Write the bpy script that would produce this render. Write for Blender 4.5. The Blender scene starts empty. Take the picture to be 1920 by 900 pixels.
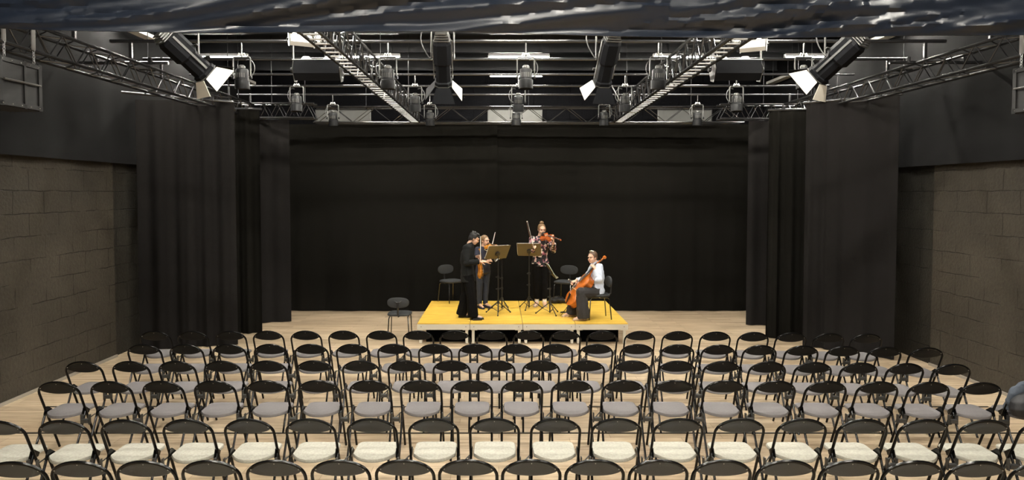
import bpy, bmesh, math, random
from mathutils import Vector, Matrix, noise
V = Vector
PI = math.pi
R = math.radians
random.seed(11)
S = bpy.context.scene
EXPO = 1.27
COL = S.collection
WS = bpy.data.scenes.new('workbench')   # scratch scene in which fused skins are evaluated

# ------------------------------------------------------------------ camera
H = 2.73                      # eye height over the hall floor
F = 1280.0                    # focal length in pixels of the 1920 px wide frame
TH = math.atan(50 / 1280.0)   # slight downward pitch
CX, CY = 935.0, 412.0         # principal point
cam_d = bpy.data.cameras.new('camera')
cam = bpy.data.objects.new('camera', cam_d)
COL.objects.link(cam)
cam_d.sensor_width = 36
cam_d.lens = 36 * F / 1920
cam_d.shift_x = (960 - CX) / 1920
cam_d.shift_y = (CY - 450) / 1920
cam_d.clip_start = 0.05
cam.location = (0, 0, H)
cam.rotation_euler = (PI / 2 - TH, 0, 0)
S.camera = cam


def ray(px, py):
    u, v = (px - CX) / F, (CY - py) / F
    c, s = math.cos(TH), math.sin(TH)
    return V((u, c + v * s, -s + v * c))


def at_z(px, py, z):
    d = ray(px, py)
    return V((0, 0, H)) + d * ((z - H) / d.z)


def at_y(px, py, y):
    d = ray(px, py)
    return V((0, 0, H)) + d * (y / d.y)


# ------------------------------------------------------------------ materials
def mat(name, col, rough=0.5, metal=0.0, spec=0.5, noise_amt=0.0, noise_scale=20, bump=0.0, bump_scale=80,
        sheen=0.0, coat=0.0, emit=None, strength=0):
    m = bpy.data.materials.new(name)
    m.use_nodes = True
    nt = m.node_tree
    b = nt.nodes['Principled BSDF']
    b.inputs['Base Color'].default_value = (*col, 1)
    b.inputs['Roughness'].default_value = rough
    b.inputs['Metallic'].default_value = metal
    b.inputs['Specular IOR Level'].default_value = spec
    if sheen:
        b.inputs['Sheen Weight'].default_value = sheen
        b.inputs['Sheen Roughness'].default_value = 0.5
    if coat:
        b.inputs['Coat Weight'].default_value = coat
    if emit:
        b.inputs['Emission Color'].default_value = (*emit, 1)
        b.inputs['Emission Strength'].default_value = strength
    tc = nt.nodes.new('ShaderNodeTexCoord')
    if noise_amt:
        n = nt.nodes.new('ShaderNodeTexNoise')
        n.inputs['Scale'].default_value = noise_scale
        n.inputs['Detail'].default_value = 5
        nt.links.new(tc.outputs['Object'], n.inputs['Vector'])
        r = nt.nodes.new('ShaderNodeValToRGB')
        r.color_ramp.elements[0].position = 0.3
        r.color_ramp.elements[1].position = 0.7
        r.color_ramp.elements[0].color = (*[c * (1 - noise_amt) for c in col], 1)
        r.color_ramp.elements[1].color = (*[min(1, c * (1 + noise_amt)) for c in col], 1)
        nt.links.new(n.outputs['Fac'], r.inputs['Fac'])
        nt.links.new(r.outputs['Color'], b.inputs['Base Color'])
    if bump:
        n = nt.nodes.new('ShaderNodeTexNoise')
        n.inputs['Scale'].default_value = bump_scale
        n.inputs['Detail'].default_value = 4
        nt.links.new(tc.outputs['Object'], n.inputs['Vector'])
        bp = nt.nodes.new('ShaderNodeBump')
        bp.inputs['Strength'].default_value = bump
        bp.inputs['Distance'].default_value = 0.01
        nt.links.new(n.outputs['Fac'], bp.inputs['Height'])
        nt.links.new(bp.outputs['Normal'], b.inputs['Normal'])
    return m


def mixrgb(nt, fac, a, b, mode='MIX'):
    n = nt.nodes.new('ShaderNodeMix')
    n.data_type = 'RGBA'
    n.blend_type = mode
    for sock, val in ((n.inputs['Factor'], fac), (n.inputs['A'], a), (n.inputs['B'], b)):
        pass
    ins = [i for i in n.inputs if i.enabled]
    # enabled inputs in order: factor, A, B
    fsock = n.inputs[0]
    asock = [i for i in n.inputs if i.name == 'A' and i.type == 'RGBA'][0]
    bsock = [i for i in n.inputs if i.name == 'B' and i.type == 'RGBA'][0]
    for sock, val in ((fsock, fac), (asock, a), (bsock, b)):
        if hasattr(val, 'node'):
            nt.links.new(val, sock)
        elif isinstance(val, (int, float)):
            sock.default_value = val
        else:
            sock.default_value = (*val, 1)
    return [o for o in n.outputs if o.type == 'RGBA'][0]


def ramp(nt, fac, stops):
    r = nt.nodes.new('ShaderNodeValToRGB')
    el = r.color_ramp.elements
    while len(el) < len(stops):
        el.new(0.5)
    for e, (p, c) in zip(el, stops):
        e.position = p
        e.color = (*c, 1) if len(c) == 3 else c
    nt.links.new(fac, r.inputs['Fac'])
    return r.outputs['Color']


def mapping(nt, scale, rot=(0, 0, 0), loc=(0, 0, 0)):
    tc = nt.nodes.new('ShaderNodeTexCoord')
    mp = nt.nodes.new('ShaderNodeMapping')
    mp.inputs['Scale'].default_value = scale
    mp.inputs['Rotation'].default_value = rot
    mp.inputs['Location'].default_value = loc
    nt.links.new(tc.outputs['Object'], mp.inputs['Vector'])
    return mp.outputs['Vector']


def noise_tex(nt, vec, scale, detail=5, rough=0.6):
    n = nt.nodes.new('ShaderNodeTexNoise')
    n.inputs['Scale'].default_value = scale
    n.inputs['Detail'].default_value = detail
    n.inputs['Roughness'].default_value = rough
    nt.links.new(vec, n.inputs['Vector'])
    return n.outputs['Fac']


def wood_floor():
    m = bpy.data.materials.new('plank_floor')
    m.use_nodes = True
    nt = m.node_tree
    b = nt.nodes['Principled BSDF']
    br = nt.nodes.new('ShaderNodeTexBrick')
    br.inputs['Color1'].default_value = (0.60, 0.49, 0.35, 1)
    br.inputs['Color2'].default_value = (0.43, 0.335, 0.23, 1)
    br.inputs['Mortar'].default_value = (0.22, 0.16, 0.11, 1)
    br.inputs['Scale'].default_value = 1.0
    br.inputs['Mortar Size'].default_value = 0.0022
    br.inputs['Brick Width'].default_value = 1.25
    br.inputs['Row Height'].default_value = 0.16
    br.inputs['Bias'].default_value = -0.1
    br.offset = 0.37
    nt.links.new(mapping(nt, (1, 1, 1)), br.inputs['Vector'])
    g = noise_tex(nt, mapping(nt, (0.7, 11, 1)), 1.6, 7, 0.7)
    gc = ramp(nt, g, [(0.3, (0.38, 0.32, 0.25)), (0.5, (0.92, 0.90, 0.87)), (0.72, (1.2, 1.2, 1.2))])
    c = mixrgb(nt, 0.85, br.outputs['Color'], gc, 'MULTIPLY')
    g2 = noise_tex(nt, mapping(nt, (0.35, 0.8, 1)), 1.3, 3)
    gc2 = ramp(nt, g2, [(0.3, (0.78, 0.74, 0.68)), (0.7, (1.08, 1.08, 1.08))])
    c = mixrgb(nt, 0.8, c, gc2, 'MULTIPLY')
    nt.links.new(c, b.inputs['Base Color'])
    b.inputs['Roughness'].default_value = 0.5
    b.inputs['Specular IOR Level'].default_value = 0.35
    bp = nt.nodes.new('ShaderNodeBump')
    bp.inputs['Strength'].default_value = 0.12
    bp.inputs['Distance'].default_value = 0.004
    nt.links.new(g, bp.inputs['Height'])
    nt.links.new(bp.outputs['Normal'], b.inputs['Normal'])
    return m


def block_wall(name, col, axis):
    """Painted concrete block with crumbling joints and a few bare white chips."""
    m = bpy.data.materials.new(name)
    m.use_nodes = True
    nt = m.node_tree
    b = nt.nodes['Principled BSDF']
    rot = (0, R(-90), 0) if axis == 'x' else (R(90), 0, 0)
    tc = nt.nodes.new('ShaderNodeTexCoord')
    sep = nt.nodes.new('ShaderNodeSeparateXYZ')
    nt.links.new(tc.outputs['Object'], sep.inputs[0])
    cmb = nt.nodes.new('ShaderNodeCombineXYZ')
    nt.links.new(sep.outputs['Y' if axis == 'x' else 'X'], cmb.inputs['X'])
    nt.links.new(sep.outputs['Z'], cmb.inputs['Y'])
    vec = cmb.outputs[0]
    br = nt.nodes.new('ShaderNodeTexBrick')
    br.inputs['Color1'].default_value = (1, 1, 1, 1)
    br.inputs['Color2'].default_value = (0.93, 0.93, 0.93, 1)
    br.inputs['Mortar'].default_value = (0.2, 0.2, 0.2, 1)
    br.inputs['Scale'].default_value = 1.0
    br.inputs['Mortar Size'].default_value = 0.008
    br.inputs['Mortar Smooth'].default_value = 0.5
    br.inputs['Brick Width'].default_value = 0.62
    br.inputs['Row Height'].default_value = 0.31
    nd = noise_tex(nt, vec, 3.0, 4)
    va = nt.nodes.new('ShaderNodeVectorMath')
    va.operation = 'MULTIPLY_ADD'
    cb = nt.nodes.new('ShaderNodeCombineXYZ')
    nt.links.new(nd, cb.inputs['X'])
    nt.links.new(nd, cb.inputs['Y'])
    nt.links.new(cb.outputs[0], va.inputs[0])
    va.inputs[1].default_value = (0.06, 0.06, 0)
    nt.links.new(vec, va.inputs[2])
    nt.links.new(va.outputs[0], br.inputs['Vector'])
    big = noise_tex(nt, vec, 0.9, 5)
    fine = noise_tex(nt, vec, 22, 6)
    c = ramp(nt, big, [(0.3, tuple(x * 0.72 for x in col)), (0.7, tuple(x * 1.25 for x in col))])
    c = mixrgb(nt, 0.5, c, ramp(nt, fine, [(0.35, (0.75, 0.75, 0.75)), (0.65, (1.15, 1.15, 1.15))]), 'MULTIPLY')
    # joint shows only where the paint has broken open
    gate = ramp(nt, noise_tex(nt, vec, 1.7, 4), [(0.42, (0, 0, 0)), (0.55, (1, 1, 1))])
    inv = nt.nodes.new('ShaderNodeInvert')
    nt.links.new(br.outputs['Color'], inv.inputs['Color'])
    jm = mixrgb(nt, 1.0, inv.outputs['Color'], gate, 'MULTIPLY')
    c = mixrgb(nt, jm, c, tuple(x * 0.3 for x in col))
    # white chips
    chips = ramp(nt, noise_tex(nt, vec, 13, 2, 0.5), [(0.79, (0, 0, 0)), (0.80, (1, 1, 1))])
    c = mixrgb(nt, chips, c, (0.6, 0.57, 0.5))
    nt.links.new(c, b.inputs['Base Color'])
    b.inputs['Roughness'].default_value = 0.62
    b.inputs['Specular IOR Level'].default_value = 0.15 if axis == 'x' else 0.02
    hmix = nt.nodes.new('ShaderNodeMath')
    hmix.operation = 'MULTIPLY_ADD'
    nt.links.new(jm, hmix.inputs[0])
    hmix.inputs[1].default_value = -2.5
    nt.links.new(fine, hmix.inputs[2])
    bp = nt.nodes.new('ShaderNodeBump')
    bp.inputs['Strength'].default_value = 0.9
    bp.inputs['Distance'].default_value = 0.012
    nt.links.new(hmix.outputs[0], bp.inputs['Height'])
    nt.links.new(bp.outputs['Normal'], b.inputs['Normal'])
    return m


def plywood():
    m = bpy.data.materials.new('yellow_ply')
    m.use_nodes = True
    nt = m.node_tree
    b = nt.nodes['Principled BSDF']
    g = noise_tex(nt, mapping(nt, (1.0, 5, 1)), 2.5, 6)
    c = ramp(nt, g, [(0.3, (0.68, 0.40, 0.045)), (0.55, (0.86, 0.56, 0.09)), (0.75, (0.92, 0.66, 0.17))])
    g2 = noise_tex(nt, mapping(nt, (1, 1, 1)), 1.1, 5)
    c = mixrgb(nt, 0.7, c, ramp(nt, g2, [(0.3, (0.82, 0.80, 0.70)), (0.65, (1.1, 1.1, 1.1))]), 'MULTIPLY')
    nt.links.new(c, b.inputs['Base Color'])
    b.inputs['Roughness'].default_value = 0.45
    return m


def floral():
    m = bpy.data.materials.new('floral_blouse')
    m.use_nodes = True
    nt = m.node_tree
    b = nt.nodes['Principled BSDF']
    v = mapping(nt, (1, 1, 1))
    n1 = ramp(nt, noise_tex(nt, v, 17, 2), [(0.52, (0, 0, 0)), (0.56, (1, 1, 1))])
    hue = ramp(nt, noise_tex(nt, v, 9, 1), [(0.36, (0.42, 0.12, 0.18)), (0.46, (0.70, 0.46, 0.46)), (0.54, (0.78, 0.70, 0.62))])
    c = mixrgb(nt, n1, (0.009, 0.008, 0.012), hue)
    nt.links.new(c, b.inputs['Base Color'])
    b.inputs['Roughness'].default_value = 0.7
    return m


def speckled(name, col, amt):
    m = mat(name, col, rough=0.92, spec=0.15, noise_amt=amt, noise_scale=55, bump=0.25, bump_scale=240)
    return m


M = {
    'floor': wood_floor(),
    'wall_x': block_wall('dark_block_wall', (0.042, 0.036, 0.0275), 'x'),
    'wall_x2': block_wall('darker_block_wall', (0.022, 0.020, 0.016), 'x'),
    'wall_y': block_wall('dark_back_wall', (0.006, 0.006, 0.007), 'y'),
    'ceiling': mat('black_ceiling', (0.004, 0.0045, 0.006), rough=0.6),
    'joist': mat('black_joist_paint', (0.004, 0.0045, 0.006), rough=0.4),
    'skirting': mat('grey_skirting', (0.26, 0.23, 0.19), rough=0.6),
    'strip': mat('black_floor_strip', (0.012, 0.011, 0.01), rough=0.5),
    'molton': mat('black_molton', (0.0125, 0.0115, 0.0112), rough=0.97, spec=0.05, bump=0.3, bump_scale=300),
    'valance': mat('black_valance_cloth', (0.0092, 0.0092, 0.0095), rough=0.95, spec=0.06, bump=0.3, bump_scale=300),
    'molton_dark': mat('deep_black_molton', (0.0068, 0.0063, 0.0052), rough=0.97, spec=0.06, bump=0.3, bump_scale=300),
    'foil': mat('shiny_black_cloth', (0.006, 0.0085, 0.0145), rough=0.32, spec=0.42, bump=0.18, bump_scale=9),
    'black_tube': mat('black_enamel_tube', (0.003, 0.003, 0.003), rough=0.22, spec=0.22),
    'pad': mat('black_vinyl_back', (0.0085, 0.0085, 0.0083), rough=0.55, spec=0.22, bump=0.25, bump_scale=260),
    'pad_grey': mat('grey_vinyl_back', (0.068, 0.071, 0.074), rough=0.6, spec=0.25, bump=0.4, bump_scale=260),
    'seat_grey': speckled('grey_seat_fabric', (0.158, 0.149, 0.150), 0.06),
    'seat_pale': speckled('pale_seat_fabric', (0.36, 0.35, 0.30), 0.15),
    'screw': mat('steel_screw', (0.5, 0.5, 0.5), rough=0.3, metal=1),
    'link': mat('grey_link_steel', (0.06, 0.06, 0.058), rough=0.4, metal=0.6),
    'truss': mat('black_truss_steel', (0.010, 0.010, 0.0105), rough=0.24, spec=1.0),
    'brace': mat('grey_brace_steel', (0.02, 0.02, 0.021), rough=0.22, spec=0.9),
    'pipe': mat('dark_pipe_steel', (0.02, 0.02, 0.021), rough=0.2, spec=0.9),
    'lamp_black': mat('black_lamp_body', (0.009, 0.0095, 0.0105), rough=0.45, spec=0.3, noise_amt=0.2, noise_scale=30),
    'spot_black': mat('black_spot_paint', (0.006, 0.0065, 0.008), rough=0.7, spec=0.12),
    'lamp_grey': mat('grey_lamp_metal', (0.11, 0.11, 0.105), rough=0.35, metal=0.5),
    'lamp_pale': mat('cream_lamp_flap', (0.74, 0.70, 0.60), rough=0.55),
    'lamp_flap_grey': mat('grey_lamp_flap', (0.20, 0.19, 0.17), rough=0.55),
    'lamp_white': mat('white_lamp_metal', (0.80, 0.80, 0.77), rough=0.4),
    'cable': mat('grey_cable', (0.13, 0.13, 0.13), rough=0.4),
    'glass': mat('lamp_lens', (0.05, 0.05, 0.06), rough=0.08, spec=0.8),
    'led': mat('led_tube', (0.9, 0.9, 0.9), emit=(1.0, 0.945, 0.84), strength=180),
    'led_front': mat('led_tube_audience', (0.9, 0.9, 0.9), emit=(1.0, 0.945, 0.84), strength=300),
    'led_end': mat('led_housing', (0.5, 0.5, 0.5), rough=0.5),
    'duct': mat('pale_duct_panel', (0.12, 0.12, 0.11), rough=0.5, noise_amt=0.1, noise_scale=3),
    'strap': mat('woven_strap', (0.07, 0.065, 0.06), rough=0.7),
    'cab': mat('black_cabinet_paint', (0.007, 0.008, 0.012), rough=0.5),
    'cab_back': mat('worn_black_panel', (0.010, 0.010, 0.010), rough=0.6, spec=0.25, noise_amt=0.25, noise_scale=9),
    'ply': plywood(),
    'alu': mat('white_deck_frame', (0.66, 0.63, 0.54), rough=0.4, metal=0.1),
    'skirt_black': mat('black_skirt', (0.002, 0.002, 0.002), rough=1.0, spec=0.0),
    'chrome': mat('dark_chrome', (0.12, 0.12, 0.115), rough=0.22, metal=1),
    'chair_pad': mat('charcoal_chair_pad', (0.022, 0.024, 0.026), rough=0.75, bump=0.2, bump_scale=200),
    'stand_black': mat('black_stand_metal', (0.012, 0.012, 0.012), rough=0.4),
    'desk': mat('bronze_desk_metal', (0.12, 0.095, 0.055), rough=0.5, metal=0.2),
    'paper': mat('sheet_paper', (0.80, 0.79, 0.74), rough=0.8),
    'varnish': mat('orange_varnish', (0.50, 0.135, 0.018), rough=0.25, noise_amt=0.25, noise_scale=14, coat=0.4),
    'varnish_pale': mat('amber_varnish', (0.60, 0.24, 0.03), rough=0.25, noise_amt=0.25, noise_scale=20, coat=0.4),
    'varnish_red': mat('red_brown_varnish', (0.40, 0.085, 0.018), rough=0.25, noise_amt=0.25, noise_scale=18, coat=0.4),
    'ebony': mat('ebony', (0.012, 0.011, 0.010), rough=0.35),
    'maple': mat('maple_bridge', (0.62, 0.42, 0.2), rough=0.5),
    'string': mat('steel_string', (0.7, 0.7, 0.68), rough=0.3, metal=1),
    'bow_stick': mat('bow_stick', (0.16, 0.07, 0.03), rough=0.35),
    'bow_hair': mat('bow_hair', (0.85, 0.83, 0.76), rough=0.6),
    'skin': mat('skin', (0.62, 0.36, 0.24), rough=0.5, noise_amt=0.06, noise_scale=40),
    'skin_light': mat('light_skin', (0.70, 0.43, 0.30), rough=0.5, noise_amt=0.06, noise_scale=40),
    'lips': mat('lips', (0.42, 0.13, 0.11), rough=0.4),
    'eye': mat('dark_eye', (0.02, 0.014, 0.01), rough=0.15),
    'hair_black': mat('black_hair', (0.012, 0.011, 0.011), rough=0.4, bump=0.5, bump_scale=160),
    'hair_brown': mat('brown_hair', (0.20, 0.115, 0.05), rough=0.45, bump=0.5, bump_scale=160),
    'hair_dark': mat('dark_brown_hair', (0.10, 0.055, 0.03), rough=0.45, bump=0.5, bump_scale=160),
    'suit': mat('charcoal_suit', (0.011, 0.0118, 0.0118), rough=0.9, spec=0.2, bump=0.25, bump_scale=40),
    'trousers': mat('black_trousers', (0.004, 0.0038, 0.0038), rough=0.95, spec=0.1, bump=0.25, bump_scale=30),
    'grey_trousers': mat('dark_grey_trousers', (0.024, 0.022, 0.022), rough=0.9, bump=0.3, bump_scale=30),
    'navy': mat('navy_knit', (0.020, 0.022, 0.040), rough=0.9, bump=0.3, bump_scale=120),
    'denim': mat('dark_denim', (0.020, 0.026, 0.042), rough=0.85, bump=0.3, bump_scale=60),
    'shirt': mat('pale_blue_shirt', (0.60, 0.66, 0.78), rough=0.8, bump=0.3, bump_scale=35),
    'white_cloth': mat('white_cotton', (0.80, 0.79, 0.76), rough=0.85),
    'floral': floral(),
    'leather': mat('black_leather', (0.012, 0.011, 0.010), rough=0.3),
    'beige_shoe': mat('beige_shoe', (0.52, 0.40, 0.28), rough=0.5, noise_amt=0.4, noise_scale=30),
    'pearl': mat('pearl_bead', (0.85, 0.82, 0.76), rough=0.25),
    'jacket': mat('blue_grey_jacket', (0.050, 0.062, 0.082), rough=0.85, noise_amt=0.2, noise_scale=12, bump=0.4, bump_scale=25),
    'jacket_in': mat('black_lining', (0.010, 0.010, 0.012), rough=0.6),
    'green_paper': mat('pale_green_folder', (0.42, 0.47, 0.40), rough=0.7),
    'bag': mat('black_bag_cloth', (0.010, 0.010, 0.011), rough=0.7, bump=0.3, bump_scale=40),
    'clip': mat('silver_hair_clip', (0.7, 0.68, 0.62), rough=0.3, metal=0.7),
}


# ------------------------------------------------------------------ mesh helpers
class MB:
    def __init__(self):
        self.bm = bmesh.new()

    def box(self, c, s, rot=None, bevel=0.0):
        b = bmesh.new()
        bmesh.ops.create_cube(b, size=1)
        for v in b.verts:
            v.co = V((v.co.x * s[0], v.co.y * s[1], v.co.z * s[2]))
        if bevel:
            bmesh.ops.bevel(b, geom=b.edges[:], offset=bevel, segments=2, affect='EDGES', profile=0.7)
        mt = Matrix.Translation(c) @ (rot.to_4x4() if rot is not None else Matrix.Identity(4))
        b.transform(mt)
        self._take(b)
        return self

    def _take(self, b):
        me = bpy.data.meshes.new('tmp')
        b.to_mesh(me)
        b.free()
        self.bm.from_mesh(me)
        bpy.data.meshes.remove(me)

    def tube(self, pts, r, seg=8, closed=False, radii=None, flat=None):
        pts = [V(p) for p in pts]
        n = len(pts)
        t0 = (pts[1] - pts[0]).normalized()
        ref = V((0, 0, 1)) if abs(t0.z) < 0.9 else V((1, 0, 0))
        nrm = t0.cross(ref).normalized()
        rings = []
        for i, p in enumerate(pts):
            if closed:
                t = (pts[(i + 1) % n] - pts[i - 1]).normalized()
            elif i == 0:
                t = (pts[1] - pts[0]).normalized()
            elif i == n - 1:
                t = (pts[-1] - pts[-2]).normalized()
            else:
                t = ((pts[i + 1] - p).normalized() + (p - pts[i - 1]).normalized())
                t = t.normalized() if t.length > 1e-6 else (p - pts[i - 1]).normalized()
            nrm = (nrm - t * nrm.dot(t))
            nrm = nrm.normalized() if nrm.length > 1e-6 else t.orthogonal().normalized()
            bn = t.cross(nrm)
            rr = radii[i] if radii else r
            rings.append([self.bm.verts.new(p + (nrm * math.cos(2 * PI * k / seg) + bn * math.sin(2 * PI * k / seg)) * rr)
                          for k in range(seg)])
        m = n if closed else n - 1
        for i in range(m):
            a, b = rings[i], rings[(i + 1) % n]
            for k in range(seg):
                self.bm.faces.new((a[k], a[(k + 1) % seg], b[(k + 1) % seg], b[k]))
        if not closed:
            self.bm.faces.new(rings[0][::-1])
            self.bm.faces.new(rings[-1])
        return self

    def loft(self, secs, seg=16):
        """secs: list of (centre, side vector, front vector) where the vectors carry the half sizes."""
        rings = []
        for c, a, b in secs:
            c, a, b = V(c), V(a), V(b)
            rings.append([self.bm.verts.new(c + a * math.cos(2 * PI * k / seg) + b * math.sin(2 * PI * k / seg)) for k in range(seg)])
        for a, b in zip(rings, rings[1:]):
            for k in range(seg):
                self.bm.faces.new((a[k], a[(k + 1) % seg], b[(k + 1) % seg], b[k]))
        self.bm.faces.new(rings[0][::-1])
        self.bm.faces.new(rings[-1])
        return self

    def lathe(self, prof, seg=20, mt=None):
        """prof: (radius, z) pairs about the local z axis."""
        b = bmesh.new()
        rings = []
        for r, z in prof:
            rings.append([b.verts.new((r * math.cos(2 * PI * k / seg), r * math.sin(2 * PI * k / seg), z)) for k in range(seg)])
        for p, q in zip(rings, rings[1:]):
            for k in range(seg):
                b.faces.new((p[k], p[(k + 1) % seg], q[(k + 1) % seg], q[k]))
        b.faces.new(rings[0][::-1])
        b.faces.new(rings[-1])
        if mt is not None:
            b.transform(mt)
        self._take(b)
        return self

    def ell(self, c, rad, rot=None, seg=16):
        b = bmesh.new()
        bmesh.ops.create_uvsphere(b, u_segments=seg, v_segments=max(6, seg // 2 + 2), radius=1)
        for v in b.verts:
            v.co = V((v.co.x * rad[0], v.co.y * rad[1], v.co.z * rad[2]))
        mt = Matrix.Translation(c) @ (rot.to_4x4() if rot is not None else Matrix.Identity(4))
        b.transform(mt)
        self._take(b)
        return self

    def rings(self, ring_list, cap=True):
        """Join rings of points with equal counts."""
        rs = [[self.bm.verts.new(V(p)) for p in ring] for ring in ring_list]
        n = len(rs[0])
        for a, b in zip(rs, rs[1:]):
            for k in range(n):
                self.bm.faces.new((a[k], a[(k + 1) % n], b[(k + 1) % n], b[k]))
        if cap:
            self.bm.faces.new(rs[0][::-1])
            self.bm.faces.new(rs[-1])
        return self

    def plate(self, pts, n, th):
        """Polygon pts (3D, planar) thickened by th along n."""
        n = V(n).normalized() * (th / 2)
        return self.rings([[V(p) - n for p in pts], [V(p) + n for p in pts]])

    def xform(self, mt):
        self.bm.transform(mt)
        return self

    def build(self, name, m, parent=None, smooth=False):
        bmesh.ops.recalc_face_normals(self.bm, faces=self.bm.faces[:])
        me = bpy.data.meshes.new(name)
        self.bm.to_mesh(me)
        self.bm.free()
        me.materials.append(M[m] if isinstance(m, str) else m)
        if smooth:
            me.polygons.foreach_set('use_smooth', [True] * len(me.polygons))
            me.set_sharp_from_angle(angle=R(40))
        o = bpy.data.objects.new(name, me)
        COL.objects.link(o)
        if parent is not None:
            o.parent = parent
        return o

    def fuse(self, name, m, parent=None, voxel=0.008, it=4):
        """One continuous smooth skin around everything collected so far."""
        o = self.build(name, m, parent)
        r = o.modifiers.new('r', 'REMESH')
        r.mode = 'VOXEL'
        r.voxel_size = voxel
        r.use_smooth_shade = True
        s = o.modifiers.new('s', 'SMOOTH')
        s.factor = 0.5
        s.iterations = it
        COL.objects.unlink(o)
        WS.collection.objects.link(o)
        vl = WS.view_layers[0]
        vl.update()
        me = bpy.data.meshes.new_from_object(o.evaluated_get(vl.depsgraph))
        WS.collection.objects.unlink(o)
        COL.objects.link(o)
        o.modifiers.clear()
        old = o.data
        o.data = me
        me.name = name
        bpy.data.meshes.remove(old)
        if not me.materials:
            me.materials.append(M[m])
        me.polygons.foreach_set('use_smooth', [True] * len(me.polygons))
        return o


def ripple(o, fn):
    me = o.data
    ns = [n.vector.copy() for n in me.vertex_normals]
    for v, n in zip(me.vertices, ns):
        v.co = v.co + n * fn(v.co.copy())
    me.update()


def thing(name, label, cat, loc=(0, 0, 0), rotz=0, group=None):
    o = bpy.data.objects.new(name, None)
    COL.objects.link(o)
    o.empty_display_size = 0.1
    o.location = loc
    o.rotation_euler = (0, 0, rotz)
    o['label'] = label
    o['category'] = cat
    if group:
        o['group'] = group
    return o


def tag(o, label, cat, group=None):
    o['label'] = label
    o['category'] = cat
    if group:
        o['group'] = group
    return o


def struct(o):
    o['kind'] = 'structure'
    return o


def frame(axis, normal):
    """Matrix whose Y is axis and Z is (nearly) normal."""
    y = V(axis).normalized()
    z = V(normal)
    z = (z - y * z.dot(y)).normalized()
    x = y.cross(z)
    return Matrix((x, y, z)).transposed()


def dup(root, loc, rotz=0, label=None, group=None, skip=()):
    r = root.copy()
    COL.objects.link(r)
    r.location = loc
    r.rotation_euler = (0, 0, rotz)
    if label:
        r['label'] = label
    if group:
        r['group'] = group
    for ch in list(root.children):
        if ch.name.split('.')[0] in skip:
            continue
        c = ch.copy()
        COL.objects.link(c)
        c.parent = r
        for g in ch.children:
            d = g.copy()
            COL.objects.link(d)
            d.parent = c
    return r


ORD = ['zeroth', 'first', 'second', 'third', 'fourth', 'fifth', 'sixth', 'seventh', 'eighth', 'ninth', 'tenth', 'eleventh', 'twelfth']

# ------------------------------------------------------------------ the hall
XL, XR, YB, ZC, YF = -6.38, 6.85, 17.6, 5.95, -3.0
struct(MB().box(((XL + XR) / 2, (YB + YF) / 2, -0.05), (XR - XL + 0.6, YB - YF + 0.6, 0.1)).build('floor', 'floor'))
struct(MB().box(((XL + XR) / 2, (YB + YF) / 2, ZC + 0.1), (XR - XL + 0.6, YB - YF + 0.6, 0.2)).build('ceiling', 'ceiling'))
struct(MB().box((XL - 0.15, (11.3 + YF) / 2, ZC / 2), (0.3, 11.3 - YF, ZC)).build('wall_left', 'wall_x'))
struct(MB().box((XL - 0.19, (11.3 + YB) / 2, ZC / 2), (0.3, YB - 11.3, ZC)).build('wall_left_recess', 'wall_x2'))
struct(MB().box((XR + 0.15, (10.75 + YF) / 2, ZC / 2), (0.3, 10.75 - YF, ZC)).build('wall_right', 'wall_x'))
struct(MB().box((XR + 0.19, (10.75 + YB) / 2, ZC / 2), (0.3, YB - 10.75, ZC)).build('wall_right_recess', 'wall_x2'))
struct(MB().box(((XL + XR) / 2, YB + 0.15, ZC / 2), (XR - XL + 0.6, 0.3, ZC)).build('wall_back', 'wall_y'))
struct(MB().box(((XL + XR) / 2, YF - 0.15, ZC / 2), (XR - XL + 0.6, 0.3, ZC)).build('wall_front', 'wall_x'))
struct(MB().box((XL + 0.012, (11.3 + YF) / 2, 0.02), (0.024, 11.3 - YF, 0.04)).build('baseboard_left', 'skirting'))
struct(MB().box((XR - 0.012, (10.75 + YF) / 2, 0.02), (0.024, 10.75 - YF, 0.04)).build('baseboard_right', 'skirting'))
for k, yy in enumerate((8.62, 7.66)):
    struct(MB().box(((XL + XR) / 2, yy, 0.004), (XR - XL - 1.2, 0.022, 0.008)).build('trim_%d' % (k + 1), 'strip'))
# roof joists under the ceiling
for k, yy in enumerate((8.9, 10.2, 11.5, 12.8, 14.5, 15.2, 16.6)):
    m_ = MB()
    h, w, t = 0.26, 0.11, 0.016
    z0 = ZC - 0.27
    prof = [(-w / 2, 0), (w / 2, 0), (w / 2, t), (t / 2, t), (t / 2, h - t), (w / 2, h - t), (w / 2, h), (-w / 2, h),
            (-w / 2, h - t), (-t / 2, h - t), (-t / 2, t), (-w / 2, t)]
    m_.rings([[(XL, yy + a, z0 + b) for a, b in prof], [(XR, yy + a, z0 + b) for a, b in prof]])
    struct(m_.build('beam_%d' % (k + 1), 'joist'))
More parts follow.
